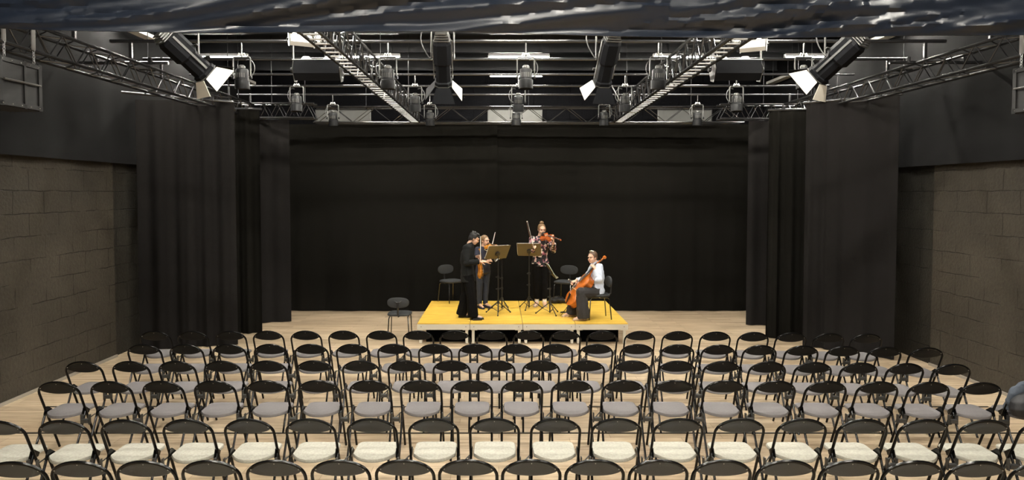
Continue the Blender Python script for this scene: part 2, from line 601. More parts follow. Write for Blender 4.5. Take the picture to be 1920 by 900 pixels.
# pale panels high on the rear wall
for px0, px1, lab in ((590, 695, "pale panel on the rear wall above the stage, on the suited man's side"),
                      (914, 1017, 'pale panel on the rear wall above the stage, behind the middle hanging lamps'),
                      (1234, 1336, "pale panel on the rear wall above the stage, on the cellist's side")):
    a, b = at_y(px0, 205, YB - 0.1), at_y(px1, 231, YB - 0.1)
    t = thing('wall_panel', lab, 'panel', ((a.x + b.x) / 2, YB - 0.03, (a.z + b.z) / 2), 0, 'pale panels on the rear wall')
    w, h = b.x - a.x, a.z - b.z
    MB().box((0, 0, 0), (w, 0.05, h), bevel=0.006).build('panel_face', 'duct', t)
    MB().rings([[(-w / 2, -0.03, -h / 2), (w / 2, -0.03, -h / 2), (w / 2, -0.03, h / 2), (-w / 2, -0.03, h / 2)],
                [(-w / 2 + .02, -0.036, -h / 2 + .02), (w / 2 - .02, -0.036, -h / 2 + .02), (w / 2 - .02, -0.036, h / 2 - .02), (-w / 2 + .02, -0.036, h / 2 - .02)]],
               cap=False).build('panel_rim', 'lamp_grey', t)


# ------------------------------------------------------------------ curtains
def curtain(name, p0, p1, ztop, m, label, cat, folds, amp, group=None, zbot=0.012, hem=0.06, seed=0, bulge=0.0, nz=26, hook=True):
    """Pleated hanging cloth from plan point p0 to p1, with its own thickness."""
    p0, p1 = V((*p0, 0)), V((*p1, 0))
    d = p1 - p0
    L = d.length
    d.normalize()
    nrm = V((d.y, -d.x, 0))
    n = max(60, int(folds * 14))
    rows = []
    for j in range(nz + 1):
        tz = j / nz
        z = zbot + (ztop - zbot) * tz
        row = []
        for i in range(n + 1):
            s = i / n
            ph = seed * 3.1 + 2 * PI * folds * (s + 0.06 * math.sin(5 * s + seed))
            f = math.sin(ph) + 0.35 * math.sin(2.3 * ph + seed) + 0.3 * math.sin(0.43 * ph + 2 * seed)
            a = amp * (0.55 + 0.45 * (1 - tz)) * (1 + 0.3 * math.sin(3 * tz + s * 4))
            w = f * a + bulge * math.sin(PI * tz) + 0.25 * amp * noise.noise(V((s * L * 1.5, tz * 2.2, seed)))
            row.append(p0 + d * (s * L) + nrm * w + V((0, 0, z)))
        rows.append(row)
    m_ = MB()
    bm = m_.bm
    for off in (0.0, 0.012):
        pass
    fr = [[bm.verts.new(p) for p in r] for r in rows]
    bk = [[bm.verts.new(p - nrm * 0.012) for p in r] for r in rows]
    for j in range(nz):
        for i in range(n):
            bm.faces.new((fr[j][i], fr[j][i + 1], fr[j + 1][i + 1], fr[j + 1][i]))
            bm.faces.new((bk[j][i], bk[j + 1][i], bk[j + 1][i + 1], bk[j][i + 1]))
    for i in range(n):
        bm.faces.new((fr[0][i], bk[0][i], bk[0][i + 1], fr[0][i + 1]))
        bm.faces.new((fr[nz][i], fr[nz][i + 1], bk[nz][i + 1], bk[nz][i]))
    for j in range(nz):
        bm.faces.new((fr[j][0], fr[j + 1][0], bk[j + 1][0], bk[j][0]))
        bm.faces.new((fr[j][n], bk[j][n], bk[j + 1][n], fr[j + 1][n]))
    o = m_.build(name, m, None, True)
    tag(o, label, cat, group)
    return o


curtain('curtain', (-6.0, 15.72), (-0.03, 15.62), 4.30, 'molton_dark', "broad black backdrop curtain behind the stage, half on the suited man's side",
        'curtain', 9, 0.016, 'backdrop curtains', seed=1)
curtain('curtain', (-0.10, 15.66), (6.6, 15.72), 4.30, 'molton_dark', "broad black backdrop curtain behind the stage, half on the cellist's side",
        'curtain', 10, 0.016, 'backdrop curtains', seed=2)
LSIDE, RSIDE = "by the wall on the suited man's side", "by the wall on the cellist's side"
curtain('curtain', (-6.22, 11.75), (-4.68, 12.15), 4.33, 'molton', 'wide black wing curtain beside the block wall, ' + "on the suited man's side", 'curtain', 4, 0.035, 'wing curtains', seed=3)
curtain('curtain', (-5.9, 12.9), (-4.60, 13.2), 4.33, 'molton_dark', "middle black wing curtain of three, on the suited man's side", 'curtain', 5, 0.04, 'wing curtains', seed=4)
curtain('curtain', (-5.7, 14.0), (-4.40, 14.4), 4.28, 'molton', "narrow wing curtain next to the backdrop, on the suited man's side", 'curtain', 3, 0.03, 'wing curtains', seed=5)
curtain('curtain', (5.42, 12.1), (6.46, 11.05), 4.30, 'molton', "wide black wing curtain beside the block wall, on the cellist's side", 'curtain', 3.5, 0.03, 'wing curtains', seed=6)
curtain('curtain', (5.03, 12.75), (6.3, 12.5), 4.25, 'molton_dark', "middle black wing curtain of three, on the cellist's side", 'curtain', 5, 0.04, 'wing curtains', seed=7)
curtain('curtain', (5.12, 14.05), (6.4, 13.6), 4.20, 'molton', "narrow wing curtain next to the backdrop, on the cellist's side", 'curtain', 3, 0.03, 'wing curtains', seed=8)
# wall valances
curtain('valance', (XL + 0.13, 6.0), (XL + 0.13, 17.4), 5.9, 'valance', "long black cloth valance high on the block wall, on the suited man's side",
        'valance', 8, 0.018, 'wall valances', zbot=3.22, seed=9, nz=16)
curtain('valance', (XR - 0.13, 17.4), (XR - 0.13, 5.6), 5.9, 'valance', "long black cloth valance high on the block wall, on the cellist's side",
        'valance', 8, 0.018, 'wall valances', zbot=3.16, seed=10, nz=16)

# shiny drape hung across the hall just before the camera
YD = 4.5


def make_drape():
    m_ = MB()
    bm = m_.bm
    NX, NZ = 420, 70
    xa, xb = at_y(-260, 52, YD).x, at_y(2180, 72, YD).x
    fr = []
    for j in range(NZ + 1):
        row = []
        tz = (j / NZ) ** 1.3
        for i in range(NX + 1):
            s = i / NX
            x = xa + (xb - xa) * s
            px = CX + x / YD * F
            zb = at_y(px, 53 + 16 * min(1, max(0, px / 1500)) + 3 * math.sin(px / 170.0), YD).z
            z = zb + (ZC - 0.1 - zb) * tz
            zz = z - zb
            # long swags rising to one side, with finer wrinkles riding on them
            w = 0.11 * noise.noise(V((x * 0.55 + 3.0, zz * 5.0 - x * 0.55, 0.3)))
            w += 0.055 * noise.noise(V((x * 0.8 + 7.0, zz * 15.0 - x * 1.7, 2.0)))
            gate = max(0.0, min(1.0, 0.5 + 1.6 * noise.noise(V((x * 0.6 + 1.5, zz * 3.0, 8.0)))))
            w += 0.022 * gate * noise.noise(V((x * 2.6, zz * 42 - x * 4.0, 5.0)))
            w += 0.006 * gate * noise.noise(V((x * 9.0, zz * 90 - x * 7, 9.0)))
            w *= min(1.0, 0.3 + zz * 14)
            row.append(V((x, YD + w - 0.10 * zz, z)))
        fr.append(row)
    a = [[bm.verts.new(p) for p in r] for r in fr]
    b = [[bm.verts.new(p + V((0, 0.012, 0))) for p in r] for r in fr]
    for j in range(NZ):
        for i in range(NX):
            bm.faces.new((a[j][i], a[j][i + 1], a[j + 1][i + 1], a[j + 1][i]))
            bm.faces.new((b[j][i], b[j + 1][i], b[j + 1][i + 1], b[j][i + 1]))
    for i in range(NX):
        bm.faces.new((a[0][i], b[0][i], b[0][i + 1], a[0][i + 1]))
        bm.faces.new((a[NZ][i], a[NZ][i + 1], b[NZ][i + 1], b[NZ][i]))
    o = m_.build('drape', 'foil', None, True)
    tag(o, 'wrinkled shiny black drape hanging across the top of the hall', 'drape')


make_drape()


# ------------------------------------------------------------------ trusses
def truss(label, p0, p1, w, h, bays, group, ladder=False, wx=1):
    """Box truss; p0/p1 are the lower chord ends on one side, w extends to the side wx."""
    p0, p1 = V(p0), V(p1)
    t = thing('lighting_truss', label, 'truss', p0, 0, group)
    d = p1 - p0
    L = d.length
    dn = d.normalized()
    sd = V((dn.y, -dn.x, 0)).normalized() * wx
    up = V((0, 0, 1))
    c = [V((0, 0, 0)), sd * w, up * h, sd * w + up * h]
    rc = 0.022 if w > 0.19 else 0.018
    for q in c:
        MB().tube([q, q + d], rc, 8).build('chord', 'truss', t, True)
    n = bays

    def zig(a, b, name='lacing', inset=0.0, m='brace', r=0.009):
        pts = []
        for k in range(2 * n + 1):
            pts.append((a if k % 2 == 0 else b) + dn * (L * k / (2 * n)))
        MB().tube(pts, r, 6).build(name, m, t)
    zig(c[0], c[2])
    zig(c[1], c[3])
    zig(c[2], c[3])
    if ladder:
        for k in range(n * 2 + 1):
            q = dn * (L * k / (2 * n))
            MB().box(q + sd * w / 2, (w if abs(sd.x) > .5 else .03, .03 if abs(sd.x) > .5 else w, 0.014), bevel=0.003).build('rung', 'led_end', t)  # pale grey carries the glints of lamplight on dark rungs
    else:
        zig(c[0], c[1])
    for f in (.12, .5, .88):
        q = c[2].lerp(c[3], .5) + dn * (L * f)
        MB().tube([q, V((q.x, q.y, ZC - p0.z))], 0.006, 6).build('hanger_cable', 'joist', t)
        MB().tube([c[2] + dn * (L * f), c[3] + dn * (L * f)], 0.016, 6).build('hanger_bar', 'truss', t)
    return t


TG = 'black lighting trusses'
ZL, ZU = 4.255, 4.535
truss("black box truss along the wall on the suited man's side", (-5.0, 6.2, ZL), (-5.0, 14.0, ZL), 0.29, 0.28, 16, TG, wx=-1)
truss("black box truss along the wall on the cellist's side", (5.8, 6.2, ZL), (5.8, 14.0, ZL), 0.29, 0.28, 16, TG)
truss("ladder-like truss running to the backdrop, on the suited man's side of the centre", (-1.70, 6.2, ZL), (-1.70, 14.7, ZL), 0.19, 0.34, 20, TG, ladder=True, wx=-1)
truss("ladder-like truss running to the backdrop, on the cellist's side of the centre", (2.27, 6.2, ZL), (2.47, 14.7, ZL), 0.20, 0.34, 20, TG, ladder=True)
truss('long black truss spanning the hall along the top of the backdrop', (-4.0, 14.80, ZL), (5.3, 14.80, ZL), 0.29, 0.33, 11, TG, wx=-1)
truss("short black truss over the narrow wing curtain on the suited man's side", (-5.55, 13.95, 4.26), (-3.75, 13.95, 4.26), 0.25, 0.29, 6, TG, wx=-1)
truss("short black truss over the narrow wing curtain on the cellist's side", (4.5, 13.95, 4.24), (6.35, 13.95, 4.24), 0.25, 0.29, 6, TG, wx=-1)

# battens: pipes across the hall carrying the lamps
BG = 'pipe battens across the hall'
ZP = 4.80
BAT = {}
for yy, x0, x1, lab in ((8.15, -5.3, 6.1, 'dark pipe batten carrying the four long spotlights'),
                        (9.40, -5.3, 6.1, 'dark pipe batten carrying the closest row of small lamps'),
                        (10.65, -5.5, 6.3, 'bright-edged bare pipe batten between the first two rows of small lamps'),
                        (12.0, -5.4, 6.2, 'dark pipe batten carrying the middle row of small lamps'),
                        (13.3, -5.5, 6.4, 'bare pipe batten between the middle and last rows of small lamps'),
                        (14.45, -5.5, 6.4, 'dark pipe batten carrying the last row of small lamps')):
    t = thing('pipe_batten', lab, 'pipe', ((x0 + x1) / 2, yy, ZP), 0, BG)
    hx = (x1 - x0) / 2
    MB().tube([(-hx, 0, 0), (hx, 0, 0)], 0.024, 10).build('pipe', 'pipe', t, True)
    for sx in (-1, 1):
        xe = sx * (hx - 0.28)
        MB().box((xe, 0, -0.13), (0.04, 0.04, 0.30), bevel=0.008).build('clamp', 'brace', t)
        MB().tube([(xe * .55, 0, 0.02), (xe * .55, 0, ZC - ZP)], 0.008, 6).build('hanger_rod', 'joist', t)
# shorter pipes laid across the side trusses, from which the wing curtains hang
SG = 'short curtain pipes under the side trusses'
for a, b, lab in (((-6.05, 9.9, 4.60), (-4.75, 9.9, 4.60), "short dark pipe over the side truss before the long spotlight, suited man's side"),
                  ((-6.1, 11.1, 4.36), (-4.7, 12.16, 4.34), "curtain pipe above the wide wing curtain on the suited man's side"),
                  ((-5.95, 12.9, 4.34), (-4.55, 13.2, 4.34), "curtain pipe above the middle wing curtain on the suited man's side"),
                  ((5.45, 9.6, 4.55), (6.75, 9.6, 4.55), "short dark pipe over the side truss before the long spotlight, cellist's side"),
                  ((5.38, 12.12, 4.32), (6.50, 11.05, 4.32), "curtain pipe above the wide wing curtain on the cellist's side"),
                  ((5.0, 12.75, 4.27), (6.35, 12.5, 4.27), "curtain pipe above the middle wing curtain on the cellist's side")):
    a, b = V(a), V(b)
    t = thing('curtain_pipe', lab, 'pipe', a, 0, SG)
    MB().tube([(0, 0, 0), b - a], 0.024, 10).build('pipe', 'pipe', t, True)
    for f in (0.2, 0.8):
        q = (b - a) * f
        MB().box(q + V((0, 0, 0.03)), (0.05, 0.05, 0.09), bevel=0.008).build('clamp', 'brace', t)

# cable trays along both walls near the ceiling
for x, y0, y1, lab in ((-5.95, 11.1, 12.0, "pale perforated cable tray near the ceiling above the wide wing curtain, suited man's side"),
                       (-5.95, 15.4, 16.6, "pale perforated cable tray near the ceiling by the backdrop, suited man's side"),
                       (6.55, 11.1, 12.0, "pale perforated cable tray near the ceiling above the wide wing curtain, cellist's side"),
                       (6.55, 15.4, 16.6, "pale perforated cable tray near the ceiling by the backdrop, cellist's side")):
    t = thing('cable_tray', lab, 'cable tray', (x, (y0 + y1) / 2, 5.35), 0, 'cable trays')
    L = y1 - y0
    m_ = MB()
    m_.rings([[(sx, s * L / 2, z) for sx, z in ((-.09, 0), (.09, 0), (.09, .06), (.085, .06), (.085, .005), (-.085, .005), (-.085, .06), (-.09, .06))] for s in (-1, 1)])
    m_.build('tray', 'lamp_white', t)
    for s in (-.35, .35):
        MB().tube([(0, s * L, .003), (0, s * L, ZC - 5.35)], 0.006, 6).build('hanger_rod', 'joist', t)

# ------------------------------------------------------------------ LED tubes
LG = 'LED tube lights'


def led(x, y, z, label, m='led'):
    t = thing('tube_light', label, 'ceiling light', (x, y, z), 0, LG)
    MB().tube([(-.58, 0, 0), (.58, 0, 0)], 0.021, 6).build('lamp_tube', m, t, True)
    MB().rings([[(sx, y, z) for y, z in ((-.05, .0), (-.035, .035), (.035, .035), (.05, .0), (.055, .0), (.04, .06), (-.04, .06), (-.055, .0))] for sx in (-.6, .6)]).build('housing', 'led_end', t)
    for s in (-1, 1):
        MB().box((s * .595, 0, 0.0), (0.03, 0.055, 0.055), bevel=0.006).build('end_cap', 'led_end', t)
        MB().tube([(s * .45, 0, .06), (s * .45, 0, ZC - z)], 0.005, 6).build('hanger_rod', 'joist', t)


ZT = 5.42
LX = (-5.55, -2.55, 0.40, 3.65, 6.25)
for x, nm in zip(LX, ("by the wall on the suited man's side", "behind the ladder-like truss on the suited man's side", 'in the middle above the hanging lamps',
                      "behind the ladder-like truss on the cellist's side", "by the wall on the cellist's side")):
    led(x, 13.6, ZT, 'white LED tube light under the ceiling ' + nm)
led(0.40, 15.8, ZT, 'white LED tube light in the middle, lower of the two stacked bright lines')
for yy in (10.95, 9.0, 7.0, 5.2, 2.3, -0.6):
    for x in (LX[0:4] if yy > 9 else LX[1:4]):
        led(x, yy, ZT, 'white LED tube light hidden above the shiny black drape', 'led_front' if yy < 3 else 'led')
led(LX[4], 10.95, ZT, 'white LED tube light hidden above the shiny black drape')

# ------------------------------------------------------------------ lamps
def small_lamp(loc, label, tilt=0.12):
    """Hanging fresnel-like lamp: hook clamp, yoke, barrel with slots, cable."""
    t = thing('hanging_lamp', label, 'stage lamp', loc, 0, 'small hanging lamps')
    rot = Matrix.Rotation(tilt, 4, 'X')
    m_ = MB()
    m_.lathe([(0.045, 0.0), (0.078, -0.01), (0.085, -0.03), (0.085, -0.15), (0.098, -0.16), (0.098, -0.275), (0.090, -0.28), (0.084, -0.262), (0.0841, -0.20)], 22, rot)
    b = m_.build('barrel', 'lamp_black', t, True)
    b.location = (0, 0, -0.07)
    for k in range(5):
        a = -PI / 2 + (k - 2) * 0.33
        MB().box((0.086 * math.cos(a), 0.086 * math.sin(a), -0.095), (0.010, 0.012, 0.06), Matrix.Rotation(a, 3, 'Z')).xform(rot).build('vent_slot', 'lamp_grey', b)
    MB().lathe([(0.084, -0.248), (0.03, -0.243), (0.002, -0.24)], 20, rot).build('lens', 'glass', b, True)
    MB().lathe([(0.047, 0.004), (0.047, 0.03), (0.03, 0.045), (0.03, 0.046)], 16, rot).build('rear_cap', 'lamp_grey', b, True)
    y = [(-0.118, 0, -0.20), (-0.118, 0, 0.06), (-0.105, 0, 0.085), (0.105, 0, 0.085), (0.118, 0, 0.06), (0.118, 0, -0.20)]
    MB().tube(y, 0.011, 6).build('yoke', 'lamp_grey', t)
    for s in (-1, 1):
        MB().lathe([(0.022, -0.012), (0.022, 0.012)], 10, Matrix.Translation((s * 0.125, 0, -0.19)) @ Matrix.Rotation(PI / 2, 4, 'Y')).build('pivot_knob', 'lamp_black', t)
    # hook clamp with the two pale jaws
    m_ = MB()
    m_.tube([(-.05, 0, .10), (-.035, 0, .135), (-.015, 0, .115), (0, 0, .14), (.015, 0, .115), (.035, 0, .135), (.05, 0, .10)], 0.012, 6)
    m_.build('clamp_jaw', 'lamp_white', t)
    MB().tube([(0, 0, .09), (0, 0, .30)], 0.012, 8).build('clamp_stem', 'pipe', t)
    pts = []
    sgn = random.choice((-1, 1))
    for k in range(13):
        a = -0.4 + 3.9 * k / 12
        pts.append((sgn * (0.08 + 0.085 * math.sin(a)), 0.03, -0.06 + 0.12 * math.cos(a)))
    MB().tube(pts, 0.006, 6).build('cable', 'cable', t, True)
    return t


NAMES5 = ["outermost on the suited man's side", "beside the ladder-like truss on the suited man's side", 'in the middle of the row',
          "beside the ladder-like truss on the cellist's side", "outermost on the cellist's side"]
for rown, pxs, yy, py in (('closest row', (453, 727, 986, 1235, 1507), 9.40, 103), ('middle row', (556, 778, 972, 1172, 1381), 12.0, 160), ('last row', (624, 806, 968, 1133, 1308), 14.45, 198)):
    for px, nm in zip(pxs, NAMES5):
        p = at_y(px, py, yy)
        small_lamp((p.x, yy, ZP - 0.30), 'small black hanging lamp, %s, %s' % (rown, nm), random.uniform(-.08, .2))


def long_spot(loc, aim, label, width=0.105, length=0.62, doors=(0, 1, 2, 3), door_mats=None):
    """Profile spotlight with four flaps at its mouth; the yoke hangs from the batten."""
    t = thing('profile_spotlight', label, 'stage lamp', loc, 0, 'long profile spotlights')
    rm = frame(aim, (0, 0, 1)).to_4x4()      # local +Y looks along the beam
    a, b = width, length
    m_ = MB()
    sec = lambda w, h, y: [(w * cx, y, h * cz) for cx, cz in ((-1, -.55), (-.55, -1), (.55, -1), (1, -.55), (1, .55), (.55, 1), (-.55, 1), (-1, .55))]
    m_.rings([sec(a * .85, a * .85, -b * .42), sec(a, a, -b * .36), sec(a, a, 0.02), sec(a * .82, a * .82, 0.05), sec(a * .84, a * .84, b * .42), sec(a * .98, a * .98, b * .44), sec(a * .98, a * .98, b * .5)])
    m_.xform(rm)
    body = m_.build('housing', 'spot_black', t)
    m_ = MB()
    for k in range(4):
        m_.box((0, -b * .44 - k * .026, 0), (a * 1.75 - k * .018, 0.013, a * 1.75 - k * .018), bevel=0.004)
    m_.box((0, -b * .5, 0), (a * .9, 0.10, a * .9), bevel=0.01)
    m_.xform(rm).build('rear_fins', 'lamp_grey', t)
    m_ = MB()
    m_.tube([(-a * .6, -b * .55, a * .4), (-a * .2, -b * .62, a * .9), (a * .3, -b * .6, a * .8), (a * .6, -b * .5, a * .5)], .01, 6)
    m_.xform(rm).build('rear_handle', 'lamp_white', t)
    m_ = MB()
    for s in (-1, 1):
        m_.box((s * (a + .006), 0.0, 0), (0.012, b * .8, 0.03), bevel=.003)
    m_.box((0, 0, a + .006), (2 * a + .024, .03, .012))
    m_.box((0, b * .3, a + .006), (2 * a + .024, .03, .012))
    m_.xform(rm).build('side_rail', 'lamp_grey', t)
    MB().rings([sec(a * 1.02, a * 1.02, b * .5), sec(a * 1.02, a * 1.02, b * .515), sec(a * .8, a * .8, b * .515), sec(a * .8, a * .8, b * .5)]).xform(rm).build('colour_frame', 'lamp_grey', t)
    MB().lathe([(a * .78, 0), (a * .5, .012), (.002, .018)], 18, rm @ Matrix.Translation((0, b * .49, 0)) @ Matrix.Rotation(-PI / 2, 4, 'X')).build('lens', 'glass', t, True)
    fl = 0.19
    for k in doors:
        ang = R(38)
        rz = Matrix.Rotation(k * PI / 2, 4, 'Y')
        pts = [(-a * .8, 0, 0), (a * .8, 0, 0), (a * 1.35, fl * math.cos(ang), fl * math.sin(ang)), (-a * 1.35, fl * math.cos(ang), fl * math.sin(ang))]
        pts = [V((p[0], p[1] + b * .52, p[2] + a)) for p in pts]
        m_ = MB().plate(pts, (0, -math.sin(ang), math.cos(ang)), 0.004)
        m_.xform(rm @ rz)
        m_.build('barn_door_flap', (door_mats or ['lamp_pale'] * 4)[k], t)
    # yoke to the batten
    wx = a + 0.03
    zt = ZP - 0.03 - loc[2]
    MB().tube([(-wx, 0, 0), (-wx, 0, zt - .12), (-wx + .03, 0, zt - .08), (wx - .03, 0, zt - .08), (wx, 0, zt - .12), (wx, 0, 0)], .011, 6).build('yoke', 'lamp_grey', t)
    MB().box((0, 0, zt), (.05, .06, .15), bevel=.008).build('clamp', 'lamp_grey', t)
    pts = [(-wx, -.03, .02)]
    for k in range(9):
        q = k / 8
        pts.append((-wx - .10 * math.sin(PI * q) - .02, -.03, .02 + zt * q))
    MB().tube(pts, .007, 6).build('cable', 'cable', t, True)
    return t


YS = 8.15
for px, py, aim, lab in ((347, 102, (.52, .58, -.62), "long spotlight with pale flaps aimed inward, over the side truss, suited man's side"),
                         (830, 112, (-.02, .62, -.78), "long upright spotlight beside the ladder-like truss, suited man's side of centre"),
                         (1139, 112, (-.10, .62, -.78), "long upright spotlight beside the ladder-like truss, cellist's side of centre"),
                         (1572, 108, (-.52, .58, -.62), "long spotlight with pale flap aimed inward, over the side truss, cellist's side")):
    p = at_y(px, py, YS)
    x = p.x
    dm = ['spot_black', 'lamp_pale' if px < 900 else 'lamp_flap_grey', 'spot_black', 'lamp_pale' if px > 900 else 'spot_black']
    if abs(aim[0]) > .3:
        dm = ['spot_black', 'lamp_pale' if px < 900 else 'spot_black', 'lamp_pale', 'lamp_pale' if px > 900 else 'spot_black']
    long_spot((x, YS, p.z), aim, lab, .13 if abs(aim[0]) > .3 else .105, door_mats=dm)


def flood(loc, rz, label, m='spot_black', sc=1.0):
    t = thing('flood_light', label, 'stage lamp', loc, rz, 'flood lights on the ladder-like trusses')
    L = 0.56
    prof = [(-.10, .10), (.14, .12), (.16, .09), (.10, -.10), (-.04, -.14), (-.12, -.06)]
    MB().rings([[(s * L / 2, y, z) for y, z in prof] for s in (-1, 1)]).build('housing', m, t)
    MB().plate([(-L / 2, .14, .122), (L / 2, .14, .122), (L / 2 + .02, -.10, .112), (-L / 2 - .02, -.10, .112)], (0, .1, 1), .006).build('top_flap', 'lamp_white', t)  # light from the tubes above is painted in as white
    for s in (-1, 1):
        MB().plate([(s * (L / 2 + .01), y, z) for y, z in ((-.13, 0), (-.05, .13), (.10, .14), (.17, .06), (.08, -.13), (-.04, -.16))], (1, 0, 0), .006).build('end_plate', 'lamp_grey', t)
        MB().box((s * (L / 2 + .03), 0, .17), (.008, .045, .36)).build('bracket_arm', 'lamp_grey', t)
        MB().lathe([(.03, 0), (.03, .03), (.012, .035)], 10, Matrix.Translation((s * (L / 2 + .035), 0, 0)) @ Matrix.Rotation(s * PI / 2, 4, 'Y')).build('knob', 'lamp_black', t)
    MB().box((0, 0, .35), (L + .07, .05, .012)).build('bracket_bar', 'lamp_grey', t)
    MB().box((.0, 0, .40), (.06, .06, .12), bevel=.01).build('clamp', 'lamp_white', t)
    for k in (-.16, .12):
        MB().lathe([(.055, 0), (.065, .02), (.04, .05), (.01, .055)], 14, Matrix.Translation((k, .03, .12))).build('lamp_socket', 'lamp_white', t, True)
    for c in t.children:
        c.data.transform(Matrix.Scale(sc, 4))
    return t


for px, py, y, rz, lab in ((597, 131, 8.6, 0.0, "wide black flood light with lamplight-white top, low under the truss, suited man's side"),
                           (566, 76, 8.0, 0.5, "brightly lit flood light just under the drape, suited man's side"),
                           (1380, 131, 8.6, 0.0, "wide black flood light with lamplight-white top, low under the truss, cellist's side"),
                           (1412, 86, 8.0, -0.5, "brightly lit flood light just under the drape, cellist's side")):
    p = at_y(px, py, y)
    flood((p.x, y, p.z), rz, lab, 'spot_black' if rz == 0 else 'lamp_white', 1.0 if rz == 0 else 0.5)  # white housing stands in for lamplight on the small turned pair


# ------------------------------------------------------------------ hung loudspeakers
def speaker_box(loc, rz, mirror, label, zt):
    t = thing('loudspeaker', label, 'loudspeaker', loc, rz, 'hung loudspeakers')
    w, d, h = 0.36, 0.62, 0.50
    mx = -1 if mirror else 1
    MB().box((0, 0, 0), (w, d, h), bevel=0.012).build('cabinet', 'cab', t)
    x = mx * (w / 2)
    # worn side panel facing the hall with a frame, a rail and rivets
    MB().box((x + mx * .004, 0, 0), (.012, d - .03, h - .03)).build('side_panel', 'cab_back', t)
    for (y, z, sy, sz) in ((0, h / 2 - .03, d, .045), (0, -h / 2 + .03, d, .045), (-d / 2 + .03, 0, .05, h), (d / 2 - .03, 0, .05, h), (.06, 0, .035, h)):
        MB().box((x + mx * .014, y, z), (.02, sy, sz), bevel=.003).build('panel_bar', 'cab_back', t)
    MB().tube([(x + mx * .04, -d / 2 + .05, .02), (x + mx * .04, d / 2 - .05, .02)], .011, 8).build('side_rail', 'lamp_grey', t)
    for y in (-.26, -.13, 0, .13, .26):
        for z in (h / 2 - .03, -h / 2 + .03):
            MB().lathe([(.007, 0), (.004, .006)], 8, Matrix.Translation((x + mx * .024, y, z)) @ Matrix.Rotation(mx * PI / 2, 4, 'Y')).build('rivet', 'screw', t)
    # back panel facing the camera
    MB().box((0, -d / 2 - .006, 0), (w - .05, .012, h - .05), bevel=.004).build('rear_panel', 'cab', t)
    # chains up to slings on the truss
    for y in (-.2, .22):
        m_ = MB()
        n = 5
        for k in range(n):
            zc = h / 2 + .015 + k * .03
            rot = Matrix.Rotation(k % 2 * PI / 2, 3, 'Z')
            pts = [V((x, y, zc)) + rot @ V((.011 * math.cos(a), 0, .021 * math.sin(a))) for a in [2 * PI * q / 10 for q in range(10)]]
            m_.tube(pts, .004, 5, closed=True)
        m_.build('chain', 'screw', t)
        z0 = h / 2 + .015 + n * .03 - .02
        MB().loft([((x, y, z0), (.012, 0, 0), (0, .03, 0)), ((x, y, zt - .03), (.012, 0, 0), (0, .034, 0))], 8).build('sling', 'strap', t)
    return t


speaker_box((-5.16, 7.15, 3.86), R(-2), False, "black loudspeaker hanging from chains, on the suited man's side", 0.72)
speaker_box((5.93, 7.35, 3.86), R(2), True, "black loudspeaker hanging from chains, on the cellist's side", 0.72)

# ------------------------------------------------------------------ folding chairs
TH_S = 0.36 / 0.80      # lean of the main tube: forward shift per metre of drop
A = 0.21
ZTOP, ZS = 0.80, 0.665


def lean(z):
    return (ZTOP - z) * TH_S


